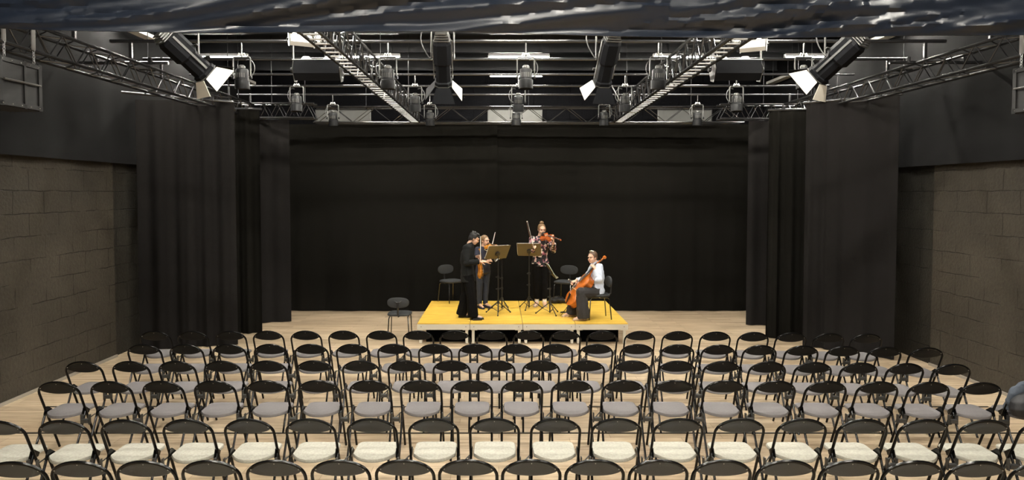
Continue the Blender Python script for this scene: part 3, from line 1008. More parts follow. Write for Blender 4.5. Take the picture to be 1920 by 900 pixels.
def folding_chair(seatmat, padmat):
    t = thing('folding_chair', 'x', 'chair')
    # arch of the back
    pts = [(-A, lean(z), z) for z in (0.43, 0.52, 0.60)]
    for k in range(0, 17):
        a = PI - PI * k / 16
        z = ZS + (ZTOP - ZS) * math.sin(a)
        pts.append((A * math.cos(a), lean(z), z))
    pts += [(A, lean(z), z) for z in (0.60, 0.52, 0.43)]
    MB().tube(pts, 0.0125, 8).build('back_frame', 'black_tube', t, True)
    for s in (-1, 1):
        MB().tube([(s * A, lean(0.435), 0.435), (s * A, lean(0.03), 0.03), (s * A, lean(0.004), 0.004)], 0.0125, 8).build('leg', 'black_tube', t, True)
        MB().tube([(s * (A - .004), lean(.47) + .015, 0.485), (s * (A - .002), .05, 0.25), (s * A, -0.10, 0.004)], 0.0115, 8).build('leg', 'black_tube', t, True)
        MB().plate([(s * (A - .012), y, z) for y, z in ((.10, .43), (.22, .42), (.24, .45), (.17, .50), (.13, .50))], (1, 0, 0), .008).build('bracket', 'black_tube', t)
    # seat cushion: straight front, bowed rear
    W = 0.186

    def outline(g):
        o = []
        w, y1, y0 = W, 0.40, 0.0
        for k in range(9):                       # bowed rear edge, from -x to +x
            x = -w + 2 * w * k / 8
            o.append((x, y0 + 0.13 * abs(x / w) ** 2.4))
        o.append((w * 1.01, y0 + .22))
        rc = 0.055
        for k in range(5):
            a = -0 + PI / 2 * k / 4
            o.append((w - rc + rc * math.cos(a), y1 - rc + rc * math.sin(a)))
        for k in range(1, 4):
            o.append((w - rc - 2 * (w - rc) * k / 4, y1))
        for k in range(5):
            a = PI / 2 + PI / 2 * k / 4
            o.append((-w + rc + rc * math.cos(a), y1 - rc + rc * math.sin(a)))
        o.append((-w * 1.01, y0 + .22))
        return o
    rings = []
    for g, z in ((0.03, .425), (0.004, .428), (0.0, .442), (0.006, .456), (0.025, .466), (0.07, .471), (.13, .472)):
        ring = []
        for x, y in outline(g):
            x, y = x * (1 - g / W), .2 + (y - .2) * (1 - g / .2)
            dip = -.010 * math.sin(PI * min(1, max(0, (y) / .4))) if z > .46 else 0
            ring.append((x, y, z + dip + .03 * (y - .2)))
        rings.append(ring)
    MB().rings(rings).build('seat', seatmat, t, True)
    # oval back pad with three screws
    m_ = MB()
    rr = []
    for sc, off in ((.92, -.013), (1.0, -.007), (1.0, .008), (.90, .017), (.55, .022)):
        ring = []
        for k in range(36):
            a = 2 * PI * k / 36
            x = .192 * math.cos(a)
            z = .728 + (.064 if math.sin(a) > 0 else .066) * math.sin(a)
            x, z = x * sc, .728 + (z - .728) * sc
            ring.append((x, lean(z) + off + .012 * (1 - (x / .192) ** 2), z))
        rr.append(ring)
    bp = m_.rings(rr).build('backrest', padmat, t, True)
    for x, z in ((0, .778), (-.172, .732), (.172, .732)):
        MB().ell((x, lean(z) - .013 + .012 * (1 - (x / .192) ** 2), z), (.0055, .004, .0055), seg=8).build('screw', 'screw', bp)
    # coupling piece to the next chair
    gx = 0.263
    m_ = MB()
    m_.box((gx, .055, .385), (.075, .05, .035), bevel=.005)
    m_.box((gx - .04, .06, .40), (.012, .035, .10), bevel=.003)
    m_.box((gx + .04, .06, .40), (.012, .035, .10), bevel=.003)
    m_.build('coupling', 'link', t)
    MB().tube([(A, .09, .35), (gx + .045, .15, .43)], .006, 6).build('coupling_rod', 'link', t)
    return t


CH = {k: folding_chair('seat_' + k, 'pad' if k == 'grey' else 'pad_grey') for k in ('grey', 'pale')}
used = {'grey': False, 'pale': False}


def lin(a, b, n):
    return [a + (b - a) * k / (n - 1) for k in range(n)]


ROWS = [  # kind, centres of the back tops in the photograph, (y at ends: suited side, middle, cellist side)
    ('grey', lin(288, 643, 6) + lin(714, 1130, 7) + lin(1201, 1628, 7), (622, 621, 627)),
    ('grey', [267, 346, 427, 505, 582, 660, 738, 815, 891, 967, 1043, 1119, 1196, 1272, 1349, 1427, 1506, 1584, 1662, 1741], (647, 646, 653)),
    ('grey', [152, 241, 328, 414, 500, 588, 675, 761, 846, 931, 1015, 1100, 1186, 1271, 1356, 1442, 1528, 1615, 1702, 1790], (679, 677, 684)),
    ('grey', [104, 203, 301, 399, 497, 595, 692, 788, 884, 979, 1074, 1170, 1266, 1362, 1457, 1553, 1650, 1747, 1845, 1943], (717, 714, 720)),
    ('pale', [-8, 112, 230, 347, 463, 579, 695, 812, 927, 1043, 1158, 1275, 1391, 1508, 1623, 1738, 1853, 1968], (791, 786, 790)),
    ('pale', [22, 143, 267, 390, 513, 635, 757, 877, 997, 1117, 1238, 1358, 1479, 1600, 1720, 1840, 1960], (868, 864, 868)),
]
ROWN = ['first row before the stage', 'second row from the stage', 'third row from the stage', 'fourth row from the stage', 'fifth row from the stage', 'sixth row from the stage']
JACKET_AT = None
for ri, (kind, xs, (ya, ym, yb)) in enumerate(ROWS):
    n = len(xs)
    for i, px in enumerate(xs):
        q = 2 * i / (n - 1) - 1
        py = ym + ((ya - ym) if q < 0 else (yb - ym)) * q * q
        p = at_z(px, py, ZTOP)
        side = "suited man's end" if i < n / 2 else "cellist's end"
        k = i + 1 if i < n / 2 else n - i
        lab = 'black folding chair with %s seat, %s from %s, %s' % (kind, ORD[k], side, ROWN[ri])
        rz = R(random.uniform(-.8, .8))
        grp = 'folding chairs in the ' + ROWN[ri]
        if not used[kind]:
            o = CH[kind]
            o.location = (p.x, p.y, 0)
            o.rotation_euler = (0, 0, rz)
            o['label'], o['group'] = lab, grp
            used[kind] = True
        else:
            o = dup(CH[kind], (p.x, p.y, 0), rz, lab, grp, ('coupling', 'coupling_rod') if i == n - 1 or ri == 5 else ())
        if ri == 3 and i == n - 1:
            JACKET_AT = p.copy()

# ------------------------------------------------------------------ jacket on the last chair of the fourth row
def jacket_on_chair(p):
    t = thing('jacket', 'blue-grey jacket thrown over the last chair of the fourth row by the wall', 'jacket', (p.x + .03, p.y, 0))
    m_ = MB()
    m_.loft([((0, .10, .50), (.25, 0, 0), (0, .17, 0)), ((-.01, .06, .60), (.265, 0, 0), (0, .12, 0)), ((0, .03, .72), (.25, 0, 0), (0, .085, 0)),
             ((0, .00, .81), (.20, 0, 0), (0, .06, 0)), ((0, 0, .835), (.14, 0, 0), (0, .03, 0))], 18)
    m_.loft([((.22, -.02, .80), (.05, 0, 0), (0, .05, 0)), ((.28, -.03, .64), (.055, 0, -.02), (0, .06, 0)), ((.25, .02, .50), (.05, 0, 0), (0, .05, 0))], 12)
    o = m_.fuse('shell', 'jacket', t, .012, 3)
    ripple(o, lambda c: .025 * noise.noise(c * 9) + .012 * noise.noise(c * 22))
    m_ = MB()
    m_.loft([((-.17, -.04, .49), (.12, 0, 0), (0, .09, 0)), ((-.20, -.05, .58), (.125, 0, .02), (0, .10, 0)), ((-.20, -.05, .66), (.11, 0, .03), (0, .085, 0)), ((-.16, -.04, .73), (.07, 0, .03), (0, .05, 0))], 14)
    m_.fuse('lining', 'jacket_in', t, .01, 3)


jacket_on_chair(JACKET_AT)

# ------------------------------------------------------------------ the platform
ZD = 0.38
fl, fr_ = at_z(782, 606.5, ZD), at_z(1178, 606.5, ZD)
bl, br_ = at_z(812, 564, ZD), at_z(1143, 564, ZD)
DX0, DX1, DY0, DY1 = fl.x, fr_.x, fl.y, bl.y
DYM = at_z(960, 576, ZD).y
DG = 'stage decks forming the platform'


def deck(x0, x1, y0, y1, label):
    cx, cy = (x0 + x1) / 2, (y0 + y1) / 2
    t = thing('stage_deck', label, 'stage deck', (cx, cy, 0), 0, DG)
    w, d = x1 - x0 - .006, y1 - y0 - .006
    MB().box((0, 0, ZD - .008), (w - .004, d - .004, .016), bevel=.002).build('deck_board', 'ply', t)
    fh = .10
    for s in (-1, 1):
        MB().box((0, s * (d / 2 - .012), ZD - .017 - fh / 2), (w, .024, fh), bevel=.003).build('frame_rail', 'alu', t)
        MB().box((s * (w / 2 - .012), 0, ZD - .017 - fh / 2), (.024, d - .05, fh), bevel=.003).build('frame_rail', 'alu', t)
    for sx in (-1, 1):
        for sy in (-1, 1):
            lx, ly = sx * (w / 2 - .055), sy * (d / 2 - .06)
            MB().box((lx, ly, (ZD - .10) / 2), (.05, .05, ZD - .12), bevel=.004).build('leg', 'alu', t)
            MB().box((lx - sx * .02, ly, ZD - .125), (.11, .07, .012), bevel=.003).build('leg_socket', 'alu', t)
        MB().lathe([(.007, 0), (.007, .004)], 8, Matrix.Translation((sx * (w / 2 - .07), -d / 2 - .0, ZD - .06)) @ Matrix.Rotation(PI / 2, 4, 'X')).build('bolt', 'stand_black', t)


w4 = (DX1 - DX0) / 4
for k, nm in enumerate(('the front one under the suited man', 'front one under the closest music stand', "front one before the woman with the viola", 'front one under the cellist')):
    deck(DX0 + w4 * k, DX0 + w4 * (k + 1), DY0, DYM, 'yellow plywood stage deck with white frame, ' + nm)
w2 = (DX1 - DX0) / 2
deck(DX0, DX0 + w2, DYM, DY1, 'yellow plywood stage deck at the back, on the side of the two violinists')
deck(DX0 + w2, DX1, DYM, DY1, 'yellow plywood stage deck at the back, on the side of viola and cello')
m_ = MB()
m_.box(((DX0 + DX1) / 2, DY0 + .22, .13), (DX1 - DX0 - .28, .012, .258))
tag(m_.build('stage_skirt', 'skirt_black'), 'black cloth skirt hanging in the shade under the stage front', 'skirt')


# ------------------------------------------------------------------ orchestra chairs
def stage_chair(loc, yaw, label):
    """Faces local -Y; yaw turns it."""
    t = thing('stage_chair', label, 'chair', loc, yaw, 'black padded orchestra chairs')
    for s in (-1, 1):
        MB().tube([(s * .20, -.20, .004), (s * .185, -.175, .38), (s * .175, -.15, .415), (s * .17, 0, .42)], .011, 8).build('leg', 'chrome', t, True)
        MB().tube([(s * .20, .22, .004), (s * .18, .185, .38), (s * .17, .16, .412), (s * .17, 0, .415)], .011, 8).build('leg', 'chrome', t, True)
    MB().tube([(-.17, .0, .42), (.17, .0, .42)], .010, 6).build('seat_frame', 'chrome', t)
    rings = []
    for sc, z in ((.86, .428), (.97, .434), (1, .452), (.97, .47), (.85, .48), (.5, .484)):
        ring = []
        for k in range(32):
            a = 2 * PI * k / 32
            ca, sa = math.cos(a), math.sin(a)
            x = .225 * sc * math.copysign(abs(ca) ** .55, ca)
            y = .215 * sc * math.copysign(abs(sa) ** .55, sa)
            ring.append((x, y, z))
        rings.append(ring)
    MB().rings(rings).build('seat', 'chair_pad', t, True)
    rings = []
    for sc, y in ((.8, .246), (.97, .236), (1, .222), (.95, .206), (.6, .200)):
        ring = []
        for k in range(32):
            a = 2 * PI * k / 32
            ca, sa = math.cos(a), math.sin(a)
            x = .205 * sc * math.copysign(abs(ca) ** .8, ca)
            z = .69 + .10 * sc * math.copysign(abs(sa) ** .8, sa)
            ring.append((x, y - .35 * x * x + .05 * (z - .69), z))
        rings.append(ring)
    MB().rings(rings).build('backrest', 'chair_pad', t, True)
    MB().tube([(0, .05, .418), (0, .20, .425), (0, .255, .47), (0, .262, .62), (0, .255, .70)], .015, 8).build('back_post', 'stand_black', t, True)
    MB().tube([(-.07, .236, .725), (-.03, .255, .70), (.03, .255, .70), (.07, .236, .725)], .010, 6).build('back_bracket', 'stand_black', t)
    return t


q = at_z(750, 632, 0)
stage_chair((q.x, q.y, 0), R(180), 'empty black padded chair standing on the floor beside the platform')
q = at_z(846, 567, ZD)
stage_chair((q.x, q.y + .08, ZD), R(40), 'empty black padded chair on the platform behind the suited man')
q = at_z(1060, 568, ZD)
stage_chair((q.x, q.y, ZD), R(-28), 'empty black padded chair on the platform behind the cello')
q = at_z(1122, 592, ZD)
CEL = at_z(1100, 597, ZD)
stage_chair((CEL.x + .20, CEL.y + .02, ZD), R(-84), 'black padded chair on which the cellist sits')


# ------------------------------------------------------------------ music stands
def music_stand(loc, hgt, nrm, label, tri=0.0, desk_w=.48, desk_h=.32, sheets=True, sheet_label=None, sheet_mat='paper'):
    t = thing('music_stand', label, 'music stand', loc, 0, 'black music stands')
    m_ = MB()
    hub = .22
    for k in range(3):
        a = tri + 2 * PI * k / 3
        d = V((math.cos(a), math.sin(a), 0))
        leg = MB().tube([d * .02 + V((0, 0, hub)), d * .27 + V((0, 0, .014))], .0085, 8).build('leg', 'stand_black', t)
        MB().ell(d * .272 + V((0, 0, .016)), (.016, .016, .016), seg=8).build('rubber_foot', 'stand_black', leg)
        MB().tube([d * .013 + V((0, 0, .05)), d * .15 + V((0, 0, .115))], .005, 6).build('strut', 'stand_black', t)
    MB().lathe([(.022, 0), (.026, .005), (.026, .045), (.02, .05)], 12, Matrix.Translation((0, 0, hub - .02))).build('hub', 'stand_black', t)
    MB().tube([(0, 0, .03), (0, 0, hgt * .62)], .0145, 10).build('outer_pole', 'stand_black', t, True)
    MB().tube([(0, 0, hgt * .60), (0, 0, hgt - .02)], .0095, 10).build('inner_pole', 'stand_black', t, True)
    for z in (hgt * .42, hgt * .62):
        c = MB().lathe([(.022, -.02), (.022, .02)], 10, Matrix.Translation((0, 0, z))).build('collar', 'stand_black', t)
        MB().box((-.032, 0, z), (.03, .012, .022), bevel=.004).build('wing_screw', 'stand_black', c)
    n = V(nrm).normalized()
    upv = V((0, 0, 1))
    side = upv.cross(n).normalized()
    up = n.cross(side).normalized()
    c = V((0, 0, hgt)) + n * .035
    rm = Matrix((side, up, n)).transposed()
    d = MB().box((0, .03, 0), (desk_w, desk_h, .006), bevel=.002).xform(Matrix.Translation(c) @ rm.to_4x4()).build('desk', 'desk', t)
    MB().box((0, .03 - desk_h / 2, .025), (desk_w, .006, .055), bevel=.002).xform(Matrix.Translation(c) @ rm.to_4x4()).build('ledge', 'desk', t)
    MB().lathe([(.045, -.035), (.05, -.03), (.05, -.012), (.03, -.006)], 14, Matrix.Translation(c) @ rm.to_4x4()).build('tilt_joint', 'stand_black', t)
    MB().box((0, .0, -.012), (.10, .05, .02), bevel=.005).xform(Matrix.Translation(c) @ rm.to_4x4()).build('desk_bracket', 'stand_black', t)
    if sheets:
        m_ = MB()
        s = thing('sheet_music', sheet_label, 'sheet music', V(loc) + c, 0, 'sheet music on the stands')
        for k in (-1, 1):
            mm = MB().box((k * .115 + .02 * (sheet_mat == 'paper'), .035, .010), (.222, .30, .008)).xform(rm.to_4x4())
            mm.build('page', sheet_mat, s)
    return t


q = at_z(936, 588.5, ZD)
music_stand((q.x - .02, q.y, ZD), 1.16, (-.42, .72, .55), 'music stand with the bronze desk turned away, closest to the suited man', .5,
            sheet_label='sheet music on the bronze desk closest to the suited man')
q = at_z(943, 581, ZD)
music_stand((q.x - .02, q.y, ZD), 1.03, (-.60, .03, .80), 'music stand with a desk lying almost level, behind the closest one', 1.1, desk_w=.46, desk_h=.30,
            sheet_label='sheet music on the almost level desk between the two violinists')
q = at_z(992, 579, ZD)
music_stand((q.x, q.y, ZD), 1.16, (.10, .80, .55), 'music stand with the bronze desk before the woman with the viola', .2,
            sheet_label='sheet music on the bronze desk before the woman with the viola')
q = at_z(1031, 589, ZD)
music_stand((q.x, q.y, ZD), .80, (.86, .06, .50), 'low music stand seen edge-on between viola and cello', .9, desk_w=.44, desk_h=.30,
            sheet_label='pale green folder on the low music stand by the cello', sheet_mat='green_paper')


# ------------------------------------------------------------------ bowed instruments
def catmull(keys, t):
    for i in range(len(keys) - 1):
        if keys[i][0] <= t <= keys[i + 1][0]:
            p1, p2 = keys[i], keys[i + 1]
            p0 = keys[max(0, i - 1)]
            p3 = keys[min(len(keys) - 1, i + 2)]
            u = (t - p1[0]) / max(1e-6, p2[0] - p1[0])
            m1 = (p2[1] - p0[1]) / max(1e-6, p2[0] - p0[0]) * (p2[0] - p1[0])
            m2 = (p3[1] - p1[1]) / max(1e-6, p3[0] - p1[0]) * (p2[0] - p1[0])
            return (2 * u ** 3 - 3 * u ** 2 + 1) * p1[1] + (u ** 3 - 2 * u ** 2 + u) * m1 + (-2 * u ** 3 + 3 * u ** 2) * p2[1] + (u ** 3 - u ** 2) * m2
    return keys[-1][1]


BOUT = [(0, .0), (.02, .10), (.07, .19), (.2, .292), (.32, .25), (.385, .19), (.40, .215), (.47, .165), (.55, .152), (.63, .185), (.655, .215), (.67, .19), (.8, .235), (.92, .185), (.97, .10), (1, .0)]


def bowed(name, label, cat, origin, axis, normal, L, depth, varn, cello=False):
    """Origin is the tail end of the body; axis runs to the scroll."""
    t = thing(name, label, cat, origin)
    rm = frame(axis, normal).to_4x4()
    ts = sorted(set([0, .01, .02, .04, .07] + [k / 40 for k in range(4, 40)] + [.385, .40, .655, .67, .96, .98, .99, 1]))
    out = [(catmull(BOUT, q) * L, q * L) for q in ts] + [(-catmull(BOUT, q) * L, q * L) for q in ts[::-1][1:-1]]

    def ring(sc, z, edge=0.0):
        cx, cy = 0, .5 * L
        return [(x * sc * (1 + edge), cy + (y - cy) * (1 - (1 - sc) * .8 + edge), z) for x, y in out]
    ribs = MB().rings([ring(.965, -depth), ring(.965, 0)])
    ribs.xform(rm).build('ribs', varn, t, True)
    e = depth * (.10 if not cello else .05)
    arch = .016 * L / .355 * (.9 if not cello else .8)
    MB().rings([ring(.96, 0), ring(1, .0), ring(1, e), ring(.93, e + arch * .3), ring(.7, e + arch * .8), ring(.35, e + arch)]).xform(rm).build('top_plate', varn, t, True)
    MB().rings([ring(.96, -depth), ring(1, -depth), ring(1, -depth - e), ring(.93, -depth - e - arch * .3), ring(.7, -depth - e - arch * .8), ring(.35, -depth - e - arch)]).xform(rm).build('back_plate', varn, t, True)
    zt = e + arch
    nl = L * (.40 if not cello else .38)
    nw = L * .036
    m_ = MB().loft([((0, L * .97, -depth * .3), (nw, 0, 0), (0, 0, depth * .35)), ((0, L * 1.04, -depth * .1), (nw * .9, 0, 0), (0, 0, nw * .8)), ((0, L + nl, .0), (nw * .75, 0, 0), (0, 0, nw * .7))], 12)
    pb = L + nl
    sl = L * .22
    m_.loft([((0, pb - .01 * L, 0), (nw * .7, 0, 0), (0, 0, nw * .7)), ((0, pb + sl * .7, -sl * .22), (nw * .5, 0, 0), (0, 0, nw * .6)), ((0, pb + sl, -sl * .25), (nw * .45, 0, 0), (0, 0, nw * .7))], 10)
    neck = m_.xform(rm).build('neck', varn, t, True)
    sr = L * .045
    MB().lathe([(sr * .5, -nw * 1.0), (sr * .7, -nw * .9), (sr, -nw * .5), (sr, nw * .5), (sr * .7, nw * .9), (sr * .5, nw * 1.0)], 14,
               Matrix.Translation((0, pb + sl + sr * .3, -sl * .25 - sr * .35)) @ Matrix.Rotation(PI / 2, 4, 'Y')).xform(rm).build('scroll', varn, neck, True)
    for k in range(4):
        s = -1 if k % 2 else 1
        y = pb + sl * (.2 + .16 * k)
        MB().tube([(0, y, -.18 * (y - pb)), (s * nw * 2.4, y, -.18 * (y - pb))], nw * .28, 6).xform(rm).build('peg', 'ebony', neck)
    br = (.46 if not cello else .46) * L
    bh = L * (.092 if not cello else .115)
    fz0 = zt + bh * .62
    MB().loft([((0, L * .70, fz0), (nw * 1.25, 0, 0), (0, 0, nw * .28)), ((0, L * 1.0, e + depth * .12 + nw * .6), (nw * 1.05, 0, 0), (0, 0, nw * .28)), ((0, pb, nw * .75), (nw * .75, 0, 0), (0, 0, nw * .25))], 10).xform(rm).build('fingerboard', 'ebony', t, True)
    MB().rings([[(-L * .058, br, zt - .004), (L * .058, br, zt - .004), (L * .05, br, zt + bh * .75), (0, br, zt + bh), (-L * .05, br, zt + bh * .75)],
                [(-L * .058, br + L * .012, zt - .004), (L * .058, br + L * .012, zt - .004), (L * .05, br + L * .008, zt + bh * .75), (0, br + L * .008, zt + bh), (-L * .05, br + L * .008, zt + bh * .75)]]).xform(rm).build('bridge', 'maple', t)
    MB().loft([((0, L * .01, e + .008), (L * .022, 0, 0), (0, 0, L * .01)), ((0, L * .30, zt + bh * .5), (L * .06, 0, 0), (0, 0, L * .012))], 10).xform(rm).build('tailpiece', 'ebony', t, True)
    for k in (-1.5, -.5, .5, 1.5):
        h = zt + bh * (1.0 - .05 * k * k)
        MB().tube([(k * L * .026, L * .30, zt + bh * .5 + L * .012), (k * L * .03, br, h), (k * nw * .32, pb, nw * .95)], .0011 if not cello else .0016, 5).xform(rm).build('string', 'string', t)
    for s in (-1, 1):
        MB().tube([(s * L * .085, L * .40, zt * .72), (s * L * .115, L * .44, zt * .62), (s * L * .10, L * .49, zt * .75), (s * L * .085, L * .54, zt * .82), (s * L * .06, L * .57, zt * .95)], L * .007, 6).xform(rm).build('sound_hole', 'ebony', t)
    if cello:
        MB().tube([(0, .0, -depth / 2), (0, -.03, -depth / 2), (0, -.26, -depth / 2)], .006, 8).xform(rm).build('endpin', 'chrome', t)
    else:
        MB().ell((-L * .14, L * .06, zt + .012), (L * .13, L * .09, .011), seg=14).xform(rm).build('chin_rest', 'ebony', t, True)
    return t


def bow(label, frog, tip, hair_side, L=None):
    """Stick, hair ribbon, frog and tip."""
    frog, tip = V(frog), V(tip)
    t = thing('violin_bow', label, 'bow', frog, 0, 'bows of the four players')
    d = tip - frog
    L = d.length
    rm = frame(d, hair_side).to_4x4()
    pts = [(0, L * k / 12, -.008 * 4 * (k / 12) * (1 - k / 12)) for k in range(13)]
    MB().tube(pts, .0045, 7, radii=[.005 - .0016 * k / 12 for k in range(13)]).xform(rm).build('stick', 'bow_stick', t, True)
    MB().box((0, L * .5, .018), (.011, L * .93, .003)).xform(rm).build('hair', 'bow_hair', t)
    MB().box((0, L * .06, .011), (.012, .05, .022), bevel=.003).xform(rm).build('frog', 'ebony', t)
    MB().box((0, L * .985, .010), (.008, .022, .024), bevel=.003).xform(rm).build('tip', 'bow_hair', t)
    return t


# ------------------------------------------------------------------ people
def hand(mb, w, d, n, thumb=1, curl=.5, s=.95, spread=0.0):
    """Palm, four unequal bent fingers and a thumb that leaves the side of the palm."""
    w, d, n = V(w), V(d).normalized(), V(n)
    n = (n - d * n.dot(d)).normalized()
    sd = d.cross(n) * thumb
    mb.loft([(w, sd * .024 * s, n * .018 * s), (w + d * .03 * s, sd * .032 * s, n * .017 * s), (w + d * .075 * s, sd * .041 * s, n * .014 * s), (w + d * .09 * s, sd * .038 * s, n * .011 * s)], 12)
    for i, ln in enumerate((.072, .080, .075, .060)):
        p = w + d * (.082 * s) + sd * ((.030 - .020 * i) * s)
        pts = [p]
        ang = .12 * curl
        for f in (.45, .31, .24):
            ang += curl * .62
            dd = d * math.cos(ang) + n * math.sin(ang) + sd * spread * (1.5 - i) * .1
            pts.append(pts[-1] + dd * ln * f * s)
        mb.tube(pts, .009, 8, radii=[.0095 * s, .009 * s, .0082 * s, .0068 * s])
    p = w + d * .022 * s + sd * .026 * s
    d1 = (d * .62 + sd * .62 + n * .42).normalized()
    d2 = (d * .80 + sd * .12 + n * .55).normalized()
    mb.tube([p, p + d1 * .042 * s, p + d1 * .042 * s + d2 * .032 * s, p + d1 * .042 * s + d2 * .056 * s], .011, 8, radii=[.014 * s, .0115 * s, .010 * s, .0075 * s])


def head_mesh(mb, c, f, u, s):
    c, f, u = V(c), V(f).normalized(), V(u)
    u = (u - f * u.dot(f)).normalized()
    sd = f.cross(u)
    rm = Matrix((sd, f, u)).transposed()
    P = lambda x, y, z: c + sd * x * s + f * y * s + u * z * s
    mb.ell(P(0, -.012, .030), (.074 * s, .092 * s, .086 * s), rm)
    mb.ell(P(0, .030, -.028), (.060 * s, .064 * s, .078 * s), rm)
    mb.ell(P(0, .052, -.078), (.034 * s, .034 * s, .026 * s), rm)          # chin
    mb.ell(P(0, .070, .036), (.050 * s, .022 * s, .022 * s), rm)           # brow
    for k in (-1, 1):
        mb.ell(P(k * .036, .064, -.026), (.022 * s, .022 * s, .024 * s), rm)   # cheek
        mb.ell(P(k * .074, -.008, -.006), (.010 * s, .019 * s, .030 * s), rm)  # ear
    mb.loft([(P(0, .084, .026), sd * .008 * s, u * .006 * s), (P(0, .100, -.004), sd * .012 * s, u * .010 * s), (P(0, .106, -.018), sd * .015 * s, u * .010 * s), (P(0, .085, -.030), sd * .012 * s, u * .008 * s)], 10)
    return P, sd, f, u, rm


def face_parts(t, P, rm, s, hairm):
    for k in (-1, 1):
        MB().ell(P(k * .030, .083, .012), (.013 * s, .008 * s, .0065 * s), rm, 10).build('eye', 'eye', t, True)
        MB().ell(P(k * .031, .090, .034), (.020 * s, .006 * s, .0045 * s), rm, 10).build('eyebrow', hairm, t, True)
    MB().ell(P(0, .090, -.052), (.022 * s, .008 * s, .007 * s), rm, 10).build('mouth', 'lips', t, True)


def limb(mb, pts, rad, sub=3):
    P, Rr = [], []
    for i in range(len(pts) - 1):
        for k in range(sub):
            q = k / sub
            P.append(V(pts[i]).lerp(V(pts[i + 1]), q))
            Rr.append(rad[i] + (rad[i + 1] - rad[i]) * q)
    P.append(V(pts[-1]))
    Rr.append(rad[-1])
    mb.tube(P, 1, 12, radii=Rr)
    for p, r in zip(pts[1:-1], rad[1:-1]):
        mb.ell(V(p), (r, r, r), seg=12)


def torso(mb, J, g=1.0, z_hem=None, pelvis=True, neck=True):
    hs = (V(J['hipL']) - V(J['hipR'])).normalized()
    ss = (V(J['shL']) - V(J['shR'])).normalized()
    pel, chest, nk = V(J['pel']), V(J['chest']), V(J['neck'])
    up = (chest - pel).normalized()
    shw = (V(J['shL']) - V(J['shR'])).length / 2
    hw = J.get('hipw', .155)
    fh, fs = up.cross(hs).normalized(), up.cross(ss).normalized()
    secs = []
    if z_hem is not None:
        secs.append((pel - up * z_hem, hs * hw * 1.06 * g, fh * .118 * g))
    elif pelvis:
        secs.append((pel - up * .10, hs * hw * .55 * g, fh * .07 * g))
        secs.append((pel - up * .05, hs * hw * .95 * g, fh * .105 * g))
    secs += [(pel + up * .02, hs * hw * g, fh * .112 * g),
             (pel.lerp(chest, .45), (hs + ss) / 2 * hw * .86 * g, (fh + fs) / 2 * .098 * g),
             (pel.lerp(chest, .80), ss * hw * .98 * g, fs * .112 * g),
             (chest.lerp(nk, .35), ss * shw * .95 * g, fs * .108 * g),
             (chest.lerp(nk, .78), ss * shw * .92 * g, fs * .078 * g),
             (nk, ss * .070 * g, fs * .060 * g)]
    if neck:
        pass
    mb.loft(secs, 20)


def person(name, label, loc, J, s, skin, hairm, arms=True):
    """Continuous body; J holds joints relative to the feet point."""
    t = thing(name, label, 'person', loc)
    mb = MB()
    torso(mb, J, .90)
    P, sd, f, u, rm = head_mesh(mb, J['head'], J['face'], J['up'], s)
    limb(mb, [V(J['neck']) - V((0, 0, .05)), V(J['neck']), P(0, -.015, -.05)], [.062 * s, .056 * s, .052 * s])
    for k in 'LR':
        limb(mb, [J['sh' + k], J['el' + k], J['wr' + k]], [.052 * s, .042 * s, .027 * s])
        hd = J['hd' + k]
        hand(mb, J['wr' + k], hd[0], hd[1], hd[2], hd[3], s)
        limb(mb, [J['hip' + k], J['kn' + k], J['an' + k]], [.085 * s, .056 * s, .038 * s])
        limb(mb, [J['an' + k], V(J['an' + k]).lerp(V(J['toe' + k]), .5) - V((0, 0, .008)), J['toe' + k]], [.036 * s, .036 * s, .024 * s])
    mb.fuse('body', skin, t, .0055, 3)
    face_parts(t, P, rm, s, hairm)
    return t, P, sd, f, u, rm


def top(t, J, m, name='top', g=1.08, hem=.06, sl=(.066, .055, .042), sleeve=1.0, s=.95, wob=.006):
    mb = MB()
    torso(mb, J, g, z_hem=hem)
    for k in 'LR':
        w = V(J['el' + k]).lerp(V(J['wr' + k]), sleeve)
        limb(mb, [J['sh' + k], J['el' + k], w], [x * s for x in sl])
        mb.ell(V(J['sh' + k]), (sl[0] * s * 1.06,) * 3, seg=12)
    o = mb.fuse(name, m, t, .008, 4)
    ripple(o, lambda c: wob * noise.noise(V((c.x * 12, c.y * 12, c.z * 16))))
    return o


def trousers(t, J, m, rads=(.105, .078, .062), name='trousers', drop=.03, s=.95, g=1.0, wob=.006):
    mb = MB()
    hs = (V(J['hipL']) - V(J['hipR'])).normalized()
    pel = V(J['pel'])
    up = (V(J['chest']) - pel).normalized()
    fh = up.cross(hs).normalized()
    hw = J.get('hipw', .155)
    mb.loft([(pel - up * .11, hs * hw * .6 * g, fh * .08 * g), (pel - up * .06, hs * hw * .98 * g, fh * .115 * g), (pel + up * .02, hs * hw * 1.03 * g, fh * .12 * g), (pel + up * .13, hs * hw * .93 * g, fh * .106 * g)], 18)
    for k in 'LR':
        a = V(J['an' + k]) - V((0, 0, drop))
        limb(mb, [J['hip' + k], J['kn' + k], a], [x * s for x in rads], 4)
    o = mb.fuse(name, m, t, .008, 3)
    ripple(o, lambda c: wob * noise.noise(V((c.x * 9, c.y * 9, c.z * 13))))
    return o


